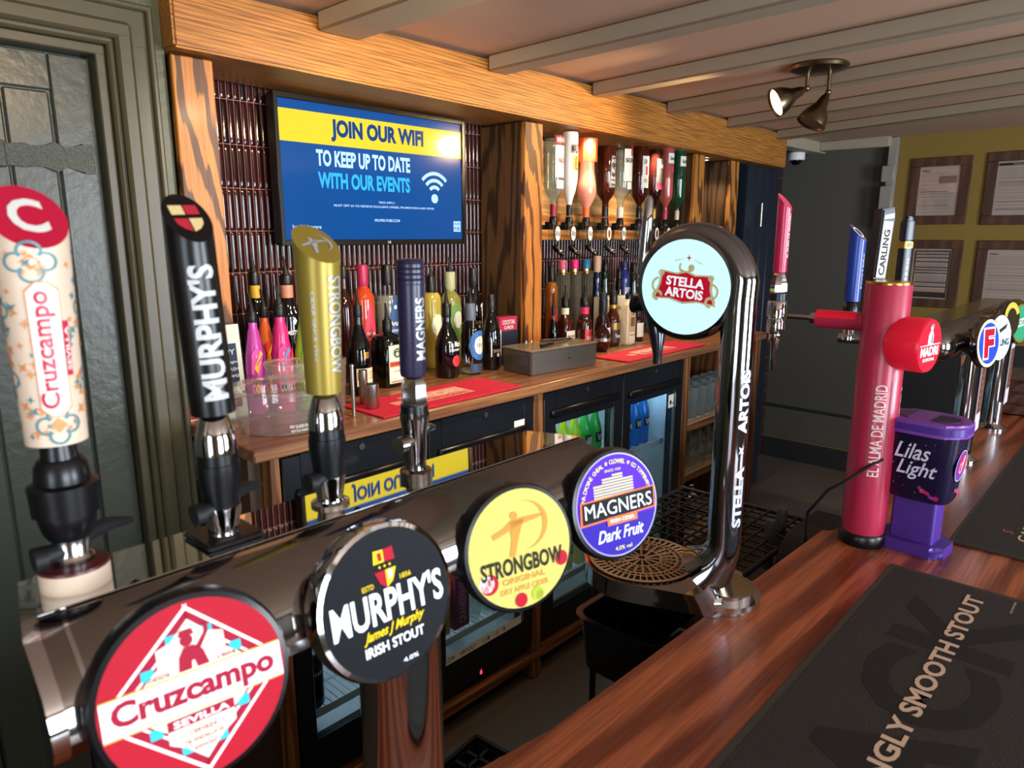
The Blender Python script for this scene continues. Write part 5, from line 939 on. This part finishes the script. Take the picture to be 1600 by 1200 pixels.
def h3(m, M, H):
    K_ = mat('handle_midnight', '#0d1624', .3); M = M @ Matrix.Rotation(rad(-35), 4, 'Z'); m.prism(rr_(.015, .013, .006, 3), H*.62, K_, M, .001); m.prism(rr_(.016, .014, .006, 3), H*.08, CAPG, M @ Matrix.Translation((0, 0, H*.62)), .001); m.prism(rr_(.0155, .0135, .006, 3), H*.26, K_, M @ Matrix.Translation((0, 0, H*.70)), .004, 3); m.prism(rr_(.011, .010, .005, 3), H*.05, K_, M @ Matrix.Translation((0, 0, H*.95)), .003, 3)
    q = planar(M @ Matrix(((1, 0, 0, 0), (0, 0, -1, -.0133), (0, 1, 0, 0), (0, 0, 0, 1)))); m.text('GUINNESS', ML, q, 0, H*.3, .09, .009, .02, rot=pi/2, z=.0006); m.arc((0, H*.66), .003, .006, K_, q, 0, 2*pi, 14, .002)
htap(1.755, 1.43, 1.605, 'royal blue handle', h1); htap(1.915, 1.475, 1.648, 'black and white handle', h2); htap(2.15, 1.41, 1.63, 'midnight blue handle with a gold collar', h3)
m = MB(); m.tube([(2.262, .36, 1.24), (2.262, .345, 1.26), (2.262, .34, 1.30), (2.268, .352, 1.335), (2.275, .37, 1.345)], [.006, .004, .0045, .004, .003], mat('rope_copper', '#8a5a30', .4, .6), 10); o = m.build('bottle_opener', r2, 'copper coloured cord')
# dark panelled end block of the bar, far right
m = MB(); W2 = wood('panel_wood', '#5a2f1e', '#3a1a10', 'X', 14, 4, .4, .15, .3, .06); m.span(2.98, 3.28, -.30, .42, ZB+.0005, ZB+.125, W2, .004)
for k in range(3): m.span(2.972, 2.981, -.30, .42, ZB+.004+.04*k, ZB+.038+.04*k, W2, .002)
tag(m.build('wooden_box'), 'low dark wooden box at the far right end of the bar', 'box')

# ------------------------------------------------------------------ behind the bar, below the top
m = MB(); m.span(0, .0, 0, 0, 0, 0, BLACKM) if False else None
t = thing('drip_catcher', 'black plastic tub hanging under the lollipop drip tray', 'tub', (1.04, .632, ZB-.155)); n = 5
def tub(m, a, b, h, r, mt, th=.004):
    o = rr_(a*.9, b*.9, r); o2 = rr_(a, b, r); i2 = rr_(a-th, b-th, r-th); i1 = rr_(a*.9-th, b*.9-th, r-th); L = [[m.bm.verts.new((x_, y_, z_)) for x_, y_ in P] for P, z_ in ((o, 0), (o2, h), (i2, h), (i1, th))]
    for A_, B_ in zip(L, L[1:]):
        for i in range(len(A_)): m.f([A_[i], A_[(i+1) % len(A_)], B_[(i+1) % len(A_)], B_[i]], mt)
    m.f(L[0][::-1], mt); m.f(L[-1], mt)
m = MB(); tub(m, .105, .085, .105, .03, BLACKP); m.build('tub_body', t); m = MB(); m.tube([(.108*cos(a)*1.0, .088*sin(a), .105) for a in [2*pi*i/32 for i in range(33)]], .004, BLACKP, 8, False) if False else m.prism(rr_(.112, .092, .034), .005, BLACKP, Matrix.Translation((0, 0, .1005))) ; m.bm.clear(); P1, P2 = rr_(.112, .092, .034), rr_(.101, .081, .027)
for i in range(len(P1)):
    j = (i+1) % len(P1); m.poly([(P1[i][0], P1[i][1], .106), (P1[j][0], P1[j][1], .106), (P2[j][0], P2[j][1], .106), (P2[i][0], P2[i][1], .106)], BLACKP)
m.build('rim', t); m = MB()
for x_ in (-.05, .05): m.tube([(x_, -.08, .1), (x_, -.10, .125), (x_, -.118, .125)], .003, STEEL, 8)
m.build('hook', t)
rk = thing('glass_rack', 'black wire rack on legs behind the bar, beyond the lollipop tower', 'rack', (1.76, .80, .005))
m = MB(); x0, x1, y0, y1 = -.27, .2, -.14, .27
for k in range(13): x_ = x0+(x1-x0)*k/12; m.tube([(x_, y0, .78), (x_, y1, .78)], .0035, BLACKM, 6)
for k in range(11): y_ = y0+(y1-y0)*k/10; m.tube([(x0, y_, .783), (x1, y_, .783)], .0035, BLACKM, 6)
for a, b in (((x0, y0), (x1, y0)), ((x1, y0), (x1, y1)), ((x1, y1), (x0, y1)), ((x0, y1), (x0, y0))): m.tube([(*a, .78), (*b, .78)], .007, BLACKM, 8); m.tube([(*a, .72), (*b, .72)], .007, BLACKM, 8)
m.build('wire_grid', rk)
for x_, y_ in ((x0, y0), (x1, y0), (x1, y1), (x0, y1)): m = MB(); m.cyl((x_, y_, 0), (x_, y_, .785), .009, BLACKM); m.build('leg', rk)
for x_, y_ in ((.0, -.10), (.1, -.09), (-.02, .02)): m = MB(); m.lathe([(.014, .7), (.014, .835), (.012, .838)], mat('peg_grey', '#4a4c50', .4), 16, Matrix.Translation((x_, y_, 0))); m.build('peg', rk, 'grey upright peg')
t = thing('waste_bin', 'dark rounded bin behind the red column tower', 'bin', (1.78, .575, .001)); m = MB()
pr = [(.0, .0), (.15, 0), (.16, .75), (.155, .80), (.13, .845), (.09, .865), (.0, .87)]
m.prism([(-.16, .0), (.16, .0), (.17, .74), (.16, .80), (.125, .845), (.08, .862), (-.08, .862), (-.125, .845), (-.16, .80), (-.17, .74)], .11, mat('bin_navy', '#12151f', .4), Matrix(((1, 0, 0, 0), (0, 0, -1, .055), (0, 1, 0, 0), (0, 0, 0, 1))), .012, 3); m.build('bin_body', t)
m = MB()
for x_ in (-.13, -.06, .0): m.ball((x_, -.058, .775), .005, STEEL)
m.build('rivets', t)
t = thing('crate', 'black plastic grid crate on the floor in front of the fridges', 'crate', (1.13, 1.20, .001), rad(6)); m = MB(); CR = mat('crate_black', '#0c0d10', .5)
for k in range(9): x_ = -.2+.05*k; m.span(x_-.005, x_+.005, -.15, .15, .05, .07, CR)
for k in range(7): y_ = -.15+.05*k; m.span(-.205, .205, y_-.005, y_+.005, .05, .07, CR)
for s_ in (1, -1): m.span(s_*.205-.006, s_*.205+.006, -.156, .156, 0, .085, CR); m.span(-.205, .205, s_*.155-.006, s_*.155+.006, 0, .085, CR)
m.build('crate_body', t)
# ------------------------------------------------------------------ on the back counter
RM = mat('red_bar_towel', '#c8163a', .8, bump=.7, bscale=420); RML = mat('towel_letters', '#e2b9a8', .7)
def redmat(label, x0, x1, y0, y1):
    t = thing('drip_mat', label, 'bar mat', ((x0+x1)/2, (y0+y1)/2, CZ), 0, 'red rubber drip mats'); a, b = (x1-x0)/2, (y1-y0)/2; m = MB(); m.box((0, 0, .003), (2*a, 2*b, .006), RM, 0, .002)
    q = up(0, 0, .006); m.rect(-a*.42, a*.42, -b*.5, b*.5, mat('towel_panel', '#d98d84', .7), q, .0004); m.text('MADRI', RML, q, 0, b*.1, a*.78, b*.5, .05, z=.0009); m.text('EXCEPCIONAL', RM, q, 0, -b*.32, a*.7, b*.2, .02, z=.0009); m.rect(-a*.62, -a*.46, -b*.25, b*.15, mat('towel_panel', '#d98d84', .7), q, .0004); m.build('rubber_mat', t)
redmat('red drip mat on the left of the worktop, in front of the black liqueur bottles', 1.11, 1.66, 1.50, 1.70); redmat('red drip mat on the right of the worktop, behind the lollipop tap nozzle', 2.27, 2.88, 1.50, 1.665)
m = MB()
def cup(label, X, Y, r, h):
    t = thing('steel_cup', label, 'cup', (X, Y, CZ if Y > 1.7 or X < 1.08 else CZ+.0065)); m = MB(); m.lathe([(r*.9, 0), (r, .004), (r, h), (r*.94, h), (r*.9, .006), (.001, .005)], STEEL, 28, caps=False); m.lathe([(.001, .0005), (r*.9, .0005)], STEEL, 28, caps=False); m.build('cup_body', t)
cup('short brushed steel measure nearest the worktop edge', 1.148, 1.60, .0185, .07); cup('taller brushed steel measure behind the short one', 1.165, 1.665, .0125, .098)
t = thing('muddler', 'slim steel tube standing beside the steel measures', 'bar tool', (1.075, 1.585, CZ)); m = MB(); m.lathe([(.0055, 0), (.0055, .135), (.0065, .136), (.0065, .142), (.005, .143)], STEEL, 16); m.build('shaft', t)
def ctub(label, X, Y, z, r, h, grp, writing=True):
    t = thing('plastic_tub', label, 'tub', (X, Y, z), 0, grp); m = MB()
    m.lathe([(.001, .001), (r*.84, .001), (r*.86, .004), (r*.9, h*.3), (r*.92, h*.32), (r*.955, h*.8), (r*1.0, h*.82), (r*1.0, h*.88), (r*1.03, h*.9), (r*1.03, h*.97), (r*1.0, h)], PLAST, 48, caps=False); m.build('tub_body', t)
    m = MB(); m.lathe([(r*1.035, h*.93), (r*1.04, h), (r*1.0, h*1.03), (r*.8, h*1.0), (r*.78, h*.96), (.001, h*.95)], PLAST, 48, caps=False); m.build('lid', t, 'clear plastic lid')
    if writing: m = MB(); q = round_map(r*.9, rad(-100)); m.text('PINT GLASSES ONLY', ML, q, 0, h*.22, .05, .008, cuts=3); m.text('BOTTLE WASTE', ML, q, 0, h*.12, .045, .006, cuts=3); m.build('lettering', t)
ctub('big round clear plastic tub with a lid at the left end of the worktop', .895, 1.632, CZ, .126, .108, 'clear round tubs')
ctub('smaller clear plastic tub stacked on the big one', .92, 1.642, CZ+.1125, .058, .05, 'clear round tubs', False)
t = thing('plastic_jar', 'tall clear plastic jar between the gold handle and the steel measures', 'jar', (1.064, 1.664, CZ)); m = MB(); m.lathe([(.001, .001), (.030, .001), (.032, .004), (.037, .13), (.039, .135), (.039, .15), (.037, .152)], PLAST, 36, caps=False); m.build('jar_body', t)
# menu board at the left end
t = thing('menu_stand', 'white notice in a clear stand leaning by the left oak post', 'sign', (.828, 1.798, CZ)); m = MB(); T = Matrix.Rotation(rad(-5), 4, 'X'); m.box((0, 0, .125), (.106, .004, .25), WHITE, 0, 0, T)
q = planar(T @ Matrix(((1, 0, 0, 0), (0, 0, -1, -.0022), (0, 1, 0, 0), (0, 0, 0, 1)))); NV2 = mat('sign_navy', '#28325e', .5); m.rect(-.04, .04, .085, .20, NV2, q); m.text('HAPPY', ML, q, .0, .178, .07, .014, z=.0008)
for k, s_ in enumerate(('every night', 'A SPLASH', 'or two')): m.text(s_, ML, q, .01, .15-.018*k, .06, .009, z=.0008)
m.rect(-.04, .04, .03, .055, mat('sign_maroon', '#8c2746', .5), q); m.text('5 FOR 10', ML, q, 0, .042, .05, .01, z=.0008); m.build('notice', t); m = MB(); m.box((0, -.008, .002), (.106, .04, .003), CLEAR); m.box((0, 0, .128), (.108, .0015, .256), CLEAR, 0, 0, T @ Matrix.Translation((0, -.0045, 0))); m.build('clear_stand', t)
t = thing('card_holder', 'magenta and navy box reading COCKTAIL CARDS beside the black wine bottle', 'box', (1.935, 1.84, CZ)); m = MB(); m.box((0, 0, .065), (.10, .05, .13), mat('card_box_navy', '#1c2236', .45), 0, .002); m.box((0, 0, .13), (.096, .046, .10), mat('card_magenta', '#a8224e', .5), 0, .001); q = front(0, -.0234, 0); m.text('COCKTAIL', ML, q, 0, .162, .07, .016); m.text('CARDS', ML, q, .0, .142, .05, .013); m.build('box_body', t)
# steel box with a tray of cutlery
t = thing('steel_box', 'square brushed steel box on the worktop left of the second oak post', 'box', (1.99, 1.655, CZ), rad(-6)); m = MB(); STB = mat('steel_box_metal', '#77706a', .38, .85); m.box((0, 0, .042), (.335, .15, .084), STB, 0, .004, None, 2); m.box((-.168, -.0, .05), (.002, .1, .03), STEEL); m.cyl((.02, -.0752, .045), (.02, -.077, .045), .003, BLACKP); m.build('box_body', t)
t = thing('plastic_tray', 'clear shallow tray on top of the steel box', 'tray', (1.99, 1.655, CZ+.0845), rad(-6)); m = MB(); m.box((0, 0, .003), (.34, .155, .006), glass('tray_plastic', '#e6dccc', 1.45, .08, .25, '#d8c8b0'), 0, .002); m.lathe([(.03, .0065), (.036, .008), (.038, .02), (.034, .021), (.03, .009)], CLEAR, 24, Matrix.Translation((-.10, .0, 0)), caps=False); m.build('tray_body', t)
t = thing('bar_knife', 'small knife with a black handle lying on the clear tray', 'knife', (1.97, 1.63, CZ+.0915), rad(12)); m = MB(); m.box((.06, 0, .003), (.12, .014, .0015), STEEL); m.build('blade', t); m = MB(); m.tube([(0, 0, .005), (-.03, 0, .006), (-.09, 0, .006)], [.005, .0065, .006], BLACKP, 10); m.build('handle', t)
t = thing('marker_pen', 'black pen lying across the clear tray behind the knife', 'pen', (2.05, 1.68, CZ+.0915), rad(-20)); m = MB(); m.tube([(-.07, 0, .005), (-.06, 0, .005), (.06, 0, .005), (.07, 0, .005)], [.003, .0048, .0048, .002], BLACKP, 12); m.build('barrel', t)
# papers by the green wall
t = thing('leaflet', 'red and white leaflet standing at the left end below the worktop level wall', 'leaflet', (.742, 1.70, CZ-.03)) if False else None
m = MB(); m.box((.738, 1.852, 1.16), (.07, .004, .15), mat('leaflet_red', '#d8332e', .5)); q = front(.738, 1.8495, 1.16); m.rect(-.03, .03, -.07, -.055, WHITE, q); m.mark([(-.02, -.05), (.02, -.02), (.025, .05), (.015, .05), (-.005, -.0)], mat('leaflet_pink', '#ea7a72', .5), q); tag(m.build('leaflet'), 'red leaflet pinned to the green wall behind the stout handle', 'leaflet')
t = thing('wall_socket', 'dark metal socket box low on the green wall behind the black handle', 'socket', (.755, 1.84, 1.0)); m = MB(); m.box((0, 0, 0), (.05, .035, .11), mat('speckled_box', '#3a4044', .5, noise=.6, bscale=300), 0, .004); m.build('box_body', t); m = MB(); m.tube([(0, -.0, -.055), (-.002, -.01, -.12), (0, -.012, -.25), (.006, -.005, -.36)], .004, BLACKP, 8); m.build('flex', t)

# ------------------------------------------------------------------ inside the fridges
VG = {}
def soft(label, X, Y, z, c, s_=1.0, letters='VK', lc=None, grp='vodka mixers in the fridge'):
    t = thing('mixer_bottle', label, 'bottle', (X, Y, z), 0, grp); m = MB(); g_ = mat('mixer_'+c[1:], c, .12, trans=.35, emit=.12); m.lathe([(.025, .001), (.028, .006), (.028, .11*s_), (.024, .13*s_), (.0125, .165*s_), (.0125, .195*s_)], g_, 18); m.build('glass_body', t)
    m = MB(); m.lathe([(.0138, .19*s_), (.0138, .205*s_), (.012, .207*s_)], mat('crown_'+c[1:], c, .4), 14); m.build('cap', t)
    m = MB(); patch(m, .028, -pi/2, .75, .072*s_, .108*s_, mat('mixer_label', '#14161a', .4), None, 8); m.text(letters, ML, round_map(.0292, -pi/2), 0, .09*s_, .03, .026, .03, cuts=3); m.build('label', t)
for i, (c, n) in enumerate((('#7a2c1e', 'brown-red'), ('#8a3a20', 'brown-red'), ('#b9dc2a', 'lime yellow'), ('#a6d02e', 'lime yellow'), ('#2fb04a', 'bright green'), ('#28a248', 'bright green'))):
    soft(('first', 'second', 'third', 'fourth', 'fifth', 'sixth')[i]+' small mixer bottle from the left in the green-lit fridge, '+n, 1.868+.066*i, 1.60, .7065, c, 1.14)
for i in range(5): soft(('first', 'second', 'third', 'fourth', 'fifth')[i]+' blue mixer bottle from the left on the top shelf of the blue-lit fridge', 2.345+.066*i, 1.60 if i < 4 else 1.64, .7065, '#1f74c8', 1.1)
for i in range(4): soft(('first', 'second', 'third', 'fourth')[i]+' pale bottle from the left on the bottom shelf of the right fridge', 1.885+.078*i, 1.61, .297, ('#8a9a88', '#9aa49a', '#b8a860', '#a8a878')[i], .95, 'J2O')
for i in range(3): soft(('left', 'middle', 'right')[i]+' clear water bottle at the bottom of the blue-lit fridge', 2.40+.085*i, 1.61, .297, '#8fa6b0', 1.0, 'H2O')
def juice(label, X, c, word, lc):
    t = thing('juice_carton', label, 'carton', (X, 1.62, .299)); m = MB(); g_ = mat('juice_'+word.lower(), c, .4); m.box((0, 0, .095), (.07, .07, .19), g_, 0, .004); m.prism([(-.035, 0), (.035, 0), (.0, .035)], .07, WHITE, Matrix(((0, 0, 1, -.035), (1, 0, 0, 0), (0, 1, 0, .19), (0, 0, 0, 1)))); m.build('carton_body', t); m = MB(); m.cyl((0, -.02, .205), (0, -.034, .222), .011, mat('cap_sky', '#58a8dc', .4)); m.build('cap', t); m = MB(); m.text(word, mat('juice_letter_'+word.lower(), lc, .5), front(0, -.0355, 0), 0, .095, .15, .03, .01, rot=pi/2); m.build('lettering', t)
juice('yellow juice carton reading PINEAPPLE in the left fridge', 1.375, '#b8ae50', 'PINEAPPLE', '#4a4a20'); juice('magenta juice carton reading CRANBERRIES in the left fridge', 1.462, '#8a3a6a', 'CRANBERRIES', '#caa0b8')
def tumbler(label, X, Y, z, r, h, grp): t = thing('tumbler', label, 'glass', (X, Y, z), 0, grp); m = MB(); m.lathe([(.001, .004), (r*.78, .004), (r*.8, .001), (r*.82, .003), (r, h), (r*.95, h), (r*.76, .012), (.001, .012)], DRINK, 24, caps=False); m.build('glass_body', t)
for i in range(3): tumbler(('left', 'middle', 'right')[i]+' tumbler right of the juice cartons in the left fridge', 1.53+.068*i, 1.605, .299, .031, .14, 'tumblers in the left fridge')
def can(label, X, Y): t = thing('drink_can', label, 'can', (X, Y, .299), 0, 'stout cans in the left fridge'); m = MB(); m.lathe([(.027, .001), (.033, .01), (.033, .03)], mat('can_blue', '#2a62b8', .3, .4), 24); m.lathe([(.033, .03), (.033, .152), (.027, .163)], mat('can_black', '#10141c', .3, .3), 24); m.lathe([(.027, .163), (.0275, .168), (.001, .166)], STEEL, 24, caps=False); m.text('GUINNESS', CREAM, round_map(.0332, rad(-100)), 0, .11, .048, .011, cuts=4); m.build('can_body', t)
can('black and blue stout can at the front of the left fridge', .905, 1.60); can('black and blue stout can behind the front one', .925, 1.69)
# glasses on the open shelves
def stem(label, X, Y, z, k=1.0): t = thing('stem_glass', label, 'glass', (X, Y, z), 0, 'upturned stemmed glasses'); m = MB(); m.lathe([(.03*k, .001), (.037*k, .03), (.038*k, .05), (.028*k, .085), (.006, .1), (.004, .105), (.004, .15), (.01, .156), (.034*k, .16), (.034*k, .162)], DRINK, 20, caps=False); m.build('glass_body', t)
for j, (y, w) in enumerate(((1.57, 'front'), (1.66, 'second'))):
    for i in range(8): tumbler('pint glass number %s from the left in the %s row of the top shelf' % (('one', 'two', 'three', 'four', 'five', 'six', 'seven', 'eight')[i], w), 2.825+.079*i, y, .7505, .036, .148, 'pint glasses on the top shelf')
for j, (y, w) in enumerate(((1.57, 'front'), (1.66, 'second'))):
    for i in range(7): stem('upturned wine glass number %s from the left in the %s row of the middle shelf' % (('one', 'two', 'three', 'four', 'five', 'six', 'seven')[i], w), 2.83+.088*i, y, .5105)
t = thing('steel_jug', 'steel jug on the bottom shelf of the glass unit', 'jug', (2.86, 1.60, .1705)); m = MB(); m.lathe([(.05, .001), (.055, .01), (.052, .12), (.045, .15), (.05, .18), (.046, .18), (.04, .15), (.046, .01), (.001, .008)], CHROME, 28, caps=False); m.build('jug_body', t); m = MB(); m.tube([(-.05, -.02, .15), (-.075, -.03, .14), (-.075, -.03, .08), (-.052, -.02, .05)], .005, CHROME, 8); m.build('handle', t)
t = thing('cocktail_shaker', 'steel cocktail shaker right of the jug on the bottom shelf', 'shaker', (2.99, 1.60, .1705)); m = MB(); m.lathe([(.034, .001), (.036, .01), (.044, .15)], CHROME, 24); m.build('shaker_body', t); m = MB(); m.lathe([(.0445, .148), (.045, .16), (.036, .19), (.022, .2), (.022, .225), (.018, .23)], CHROME, 24); m.build('cap', t)
for i in range(4): tumbler('tumbler number %s from the left behind the jug on the bottom shelf' % ('one', 'two', 'three', 'four')[i], 2.84+.1*i, 1.72, .1705, .036, .12, 'tumblers on the bottom shelf')
t = thing('detergent_bottle', 'magenta bottle on the floor beyond the glass unit', 'bottle', (3.60, 1.62, .001)); m = MB(); m.lathe([(.05, .001), (.055, .01), (.055, .16), (.03, .2), (.015, .215), (.015, .24)], mat('detergent_magenta', '#8a2a5c', .3), 20); m.build('bottle_body', t); m = MB(); m.lathe([(.018, .235), (.018, .262), (.012, .268)], mat('detergent_cap', '#b45a7c', .4), 16); m.build('cap', t); 
# ------------------------------------------------------------------ ceiling lamp, camera, far wall
def lamp(label, X, Y, heads, rz):
    t = thing('ceiling_spotlight', label, 'light', (X, Y, ZC-.0005), rz); m = MB(); m.lathe([(.10, 0), (.105, -.006), (.10, -.016), (.07, -.024), (.001, -.026)], BRASS, 40, Matrix.Diagonal((.95, .95, 1, 1)), caps=False); m.build('base_plate', t)
    for (hx, hy, d, on, sl) in heads:
        p0 = Vector((hx, hy, -.02)); p1 = p0+Vector((0, 0, -sl)); d = Vector(d).normalized(); m = MB(); m.tube([p0, p1], .007, BRASS, 12); m.ball(p1, .0105, BRASS); m.cyl(p1-Vector((.016, .0, .0)), p1+Vector((.016, 0, 0)), .005, BRASS); a = m.build('arm', t)
        m = MB(); M = Matrix.Translation(p1) @ d.to_track_quat('Z', 'Y').to_matrix().to_4x4(); m.lathe([(.006, .0), (.013, .018), (.0155, .02), (.023, .052), (.026, .056), (.034, .068), (.046, .092), (.052, .118), (.052, .122), (.048, .119), (.03, .075), (.001, .07)], BRASS, 28, M, caps=False); h = m.build('lamp_head', t)
        m = MB(); m.lathe([(.001, .114), (.047, .114)], mat('bulb_glow', '#ffd79a', .4, emit=10) if on else mat('bulb_off', '#6a6058', .4), 24, M, caps=False); m.build('bulb', h)
lamp('brass ceiling spotlight with two cone heads, one of them lit', 2.70, 1.03, ((-.01, .035, (-.63, .66, -.42), True, .055), (.022, -.03, (-.36, .30, -.9), False, .072)), 0)
t = thing('dome_camera', 'small white and black dome camera at the far corner of the ceiling', 'camera', (4.72, 1.90, 2.098)); m = MB(); m.lathe([(.05, 0), (.052, -.004), (.052, -.04), (.048, -.046)], WHITE, 32); m.build('housing', t); m = MB(); m.ball((0, 0, -.044), .036, mat('dome_black', '#0c0c10', .08), (1, 1, .9)); m.build('dome', t)
tag_ = thing('cable_trunking', 'grey cable trunking with boxes running up the far corner', 'trunking', (4.905, 1.378, 1.0)); TK = mat('trunking_grey', '#9a938a', .5); m = MB(); m.box((0, 0, .585), (.04, .05, 1.16), TK, 0, .003); m.build('duct', tag_)
for z_, h_ in ((.95, .1), (.75, .26)): m = MB(); m.box((-.022, .01, z_), (.045, .075, h_), TK, 0, .006); m.build('cover', tag_, 'small grey cover box')
PF = mat('paper_pinkish', '#e2cabb', .5); PFK = mat('print_dark', '#3a3434', .6); PFG = mat('print_grey', '#8a7a74', .6); FG = glass('frame_glass', '#f2f2f2', 1.5, .03)
def frame(label, y1, z0, w, h, style):
    t = thing('picture_frame', label, 'picture frame', (4.925, y1-w/2, z0+h/2), 0, 'framed licences on the olive wall'); m = MB(); b = .052
    for yy, zz_, a, c in ((0, h/2-b/2, w, b), (0, -h/2+b/2, w, b)): m.box((0, yy, zz_), (.022, a, c), WALNUT, 0, .003)
    for yy in (w/2-b/2, -w/2+b/2): m.box((0, yy, 0), (.022, b, h-2*b+.002), WALNUT, 0, .003)
    m.build('moulding', t); m = MB(); q = left(-.001, 0, 0); a, c = w/2-b+.002, h/2-b+.002; m.box((.004, 0, 0), (.008, 2*a, 2*c), PF); 
    if style == 'blocks':
        m.rect(-a+.012, a-.012, -c+.01, c-.012, PFK, q, .0012)
        zz_ = c-.02
        for hh in (.012, .014, .018, .028, .01, .012, .05, .02, .028):
            m.rect(-a+.018, a-.018, zz_-hh, zz_, PF, q, .002); zz_ -= hh+.006
            for k in range(int(hh/.006)): m.rect(-a+.024, a-.026, zz_+.008+.005*k, zz_+.0095+.005*k, PFG, q, .0026)
    else:
        random.seed(len(label)); zz_ = c-.03
        if style == 'bar': m.rect(-a+.006, a-.006, c-.026, c-.012, PFK, q, .0012); m.text('PUBLIC LICENCE', PF, q, -.02, c-.019, .11, .009, z=.0018)
        else: m.text('Licence', PFK, q, -a+.035, c-.025, .04, .012, z=.0012)
        while zz_ > -c+.04:
            zz_ -= random.choice((.008, .012, .018)); k = random.random()
            m.rect(-a+.012, (a-.012)*random.uniform(.3, 1), zz_, zz_+(.0025 if k > .7 else .0014), PFK if k > .6 else PFG, q, .0012)
        if style == 'block': m.rect(0, a-.02, c-.10, c-.06, PFG, q, .0014)
    m.build('notice', t); m = MB(); m.box((-.005, 0, 0), (.002, 2*a, 2*c), FG); m.build('glass_pane', t)
frame('framed paper notice, upper left of the four on the olive wall', 1.275, 1.645, .318, .388, 'block'); frame('framed notice with a dark heading, upper right of the four on the olive wall', .882, 1.64, .40, .40, 'bar'); frame('framed notice with black boxed lines, lower left of the four on the olive wall', 1.262, 1.15, .312, .403, 'blocks'); frame('framed paper table, lower right of the four on the olive wall', .876, 1.147, .40, .405, 'table')
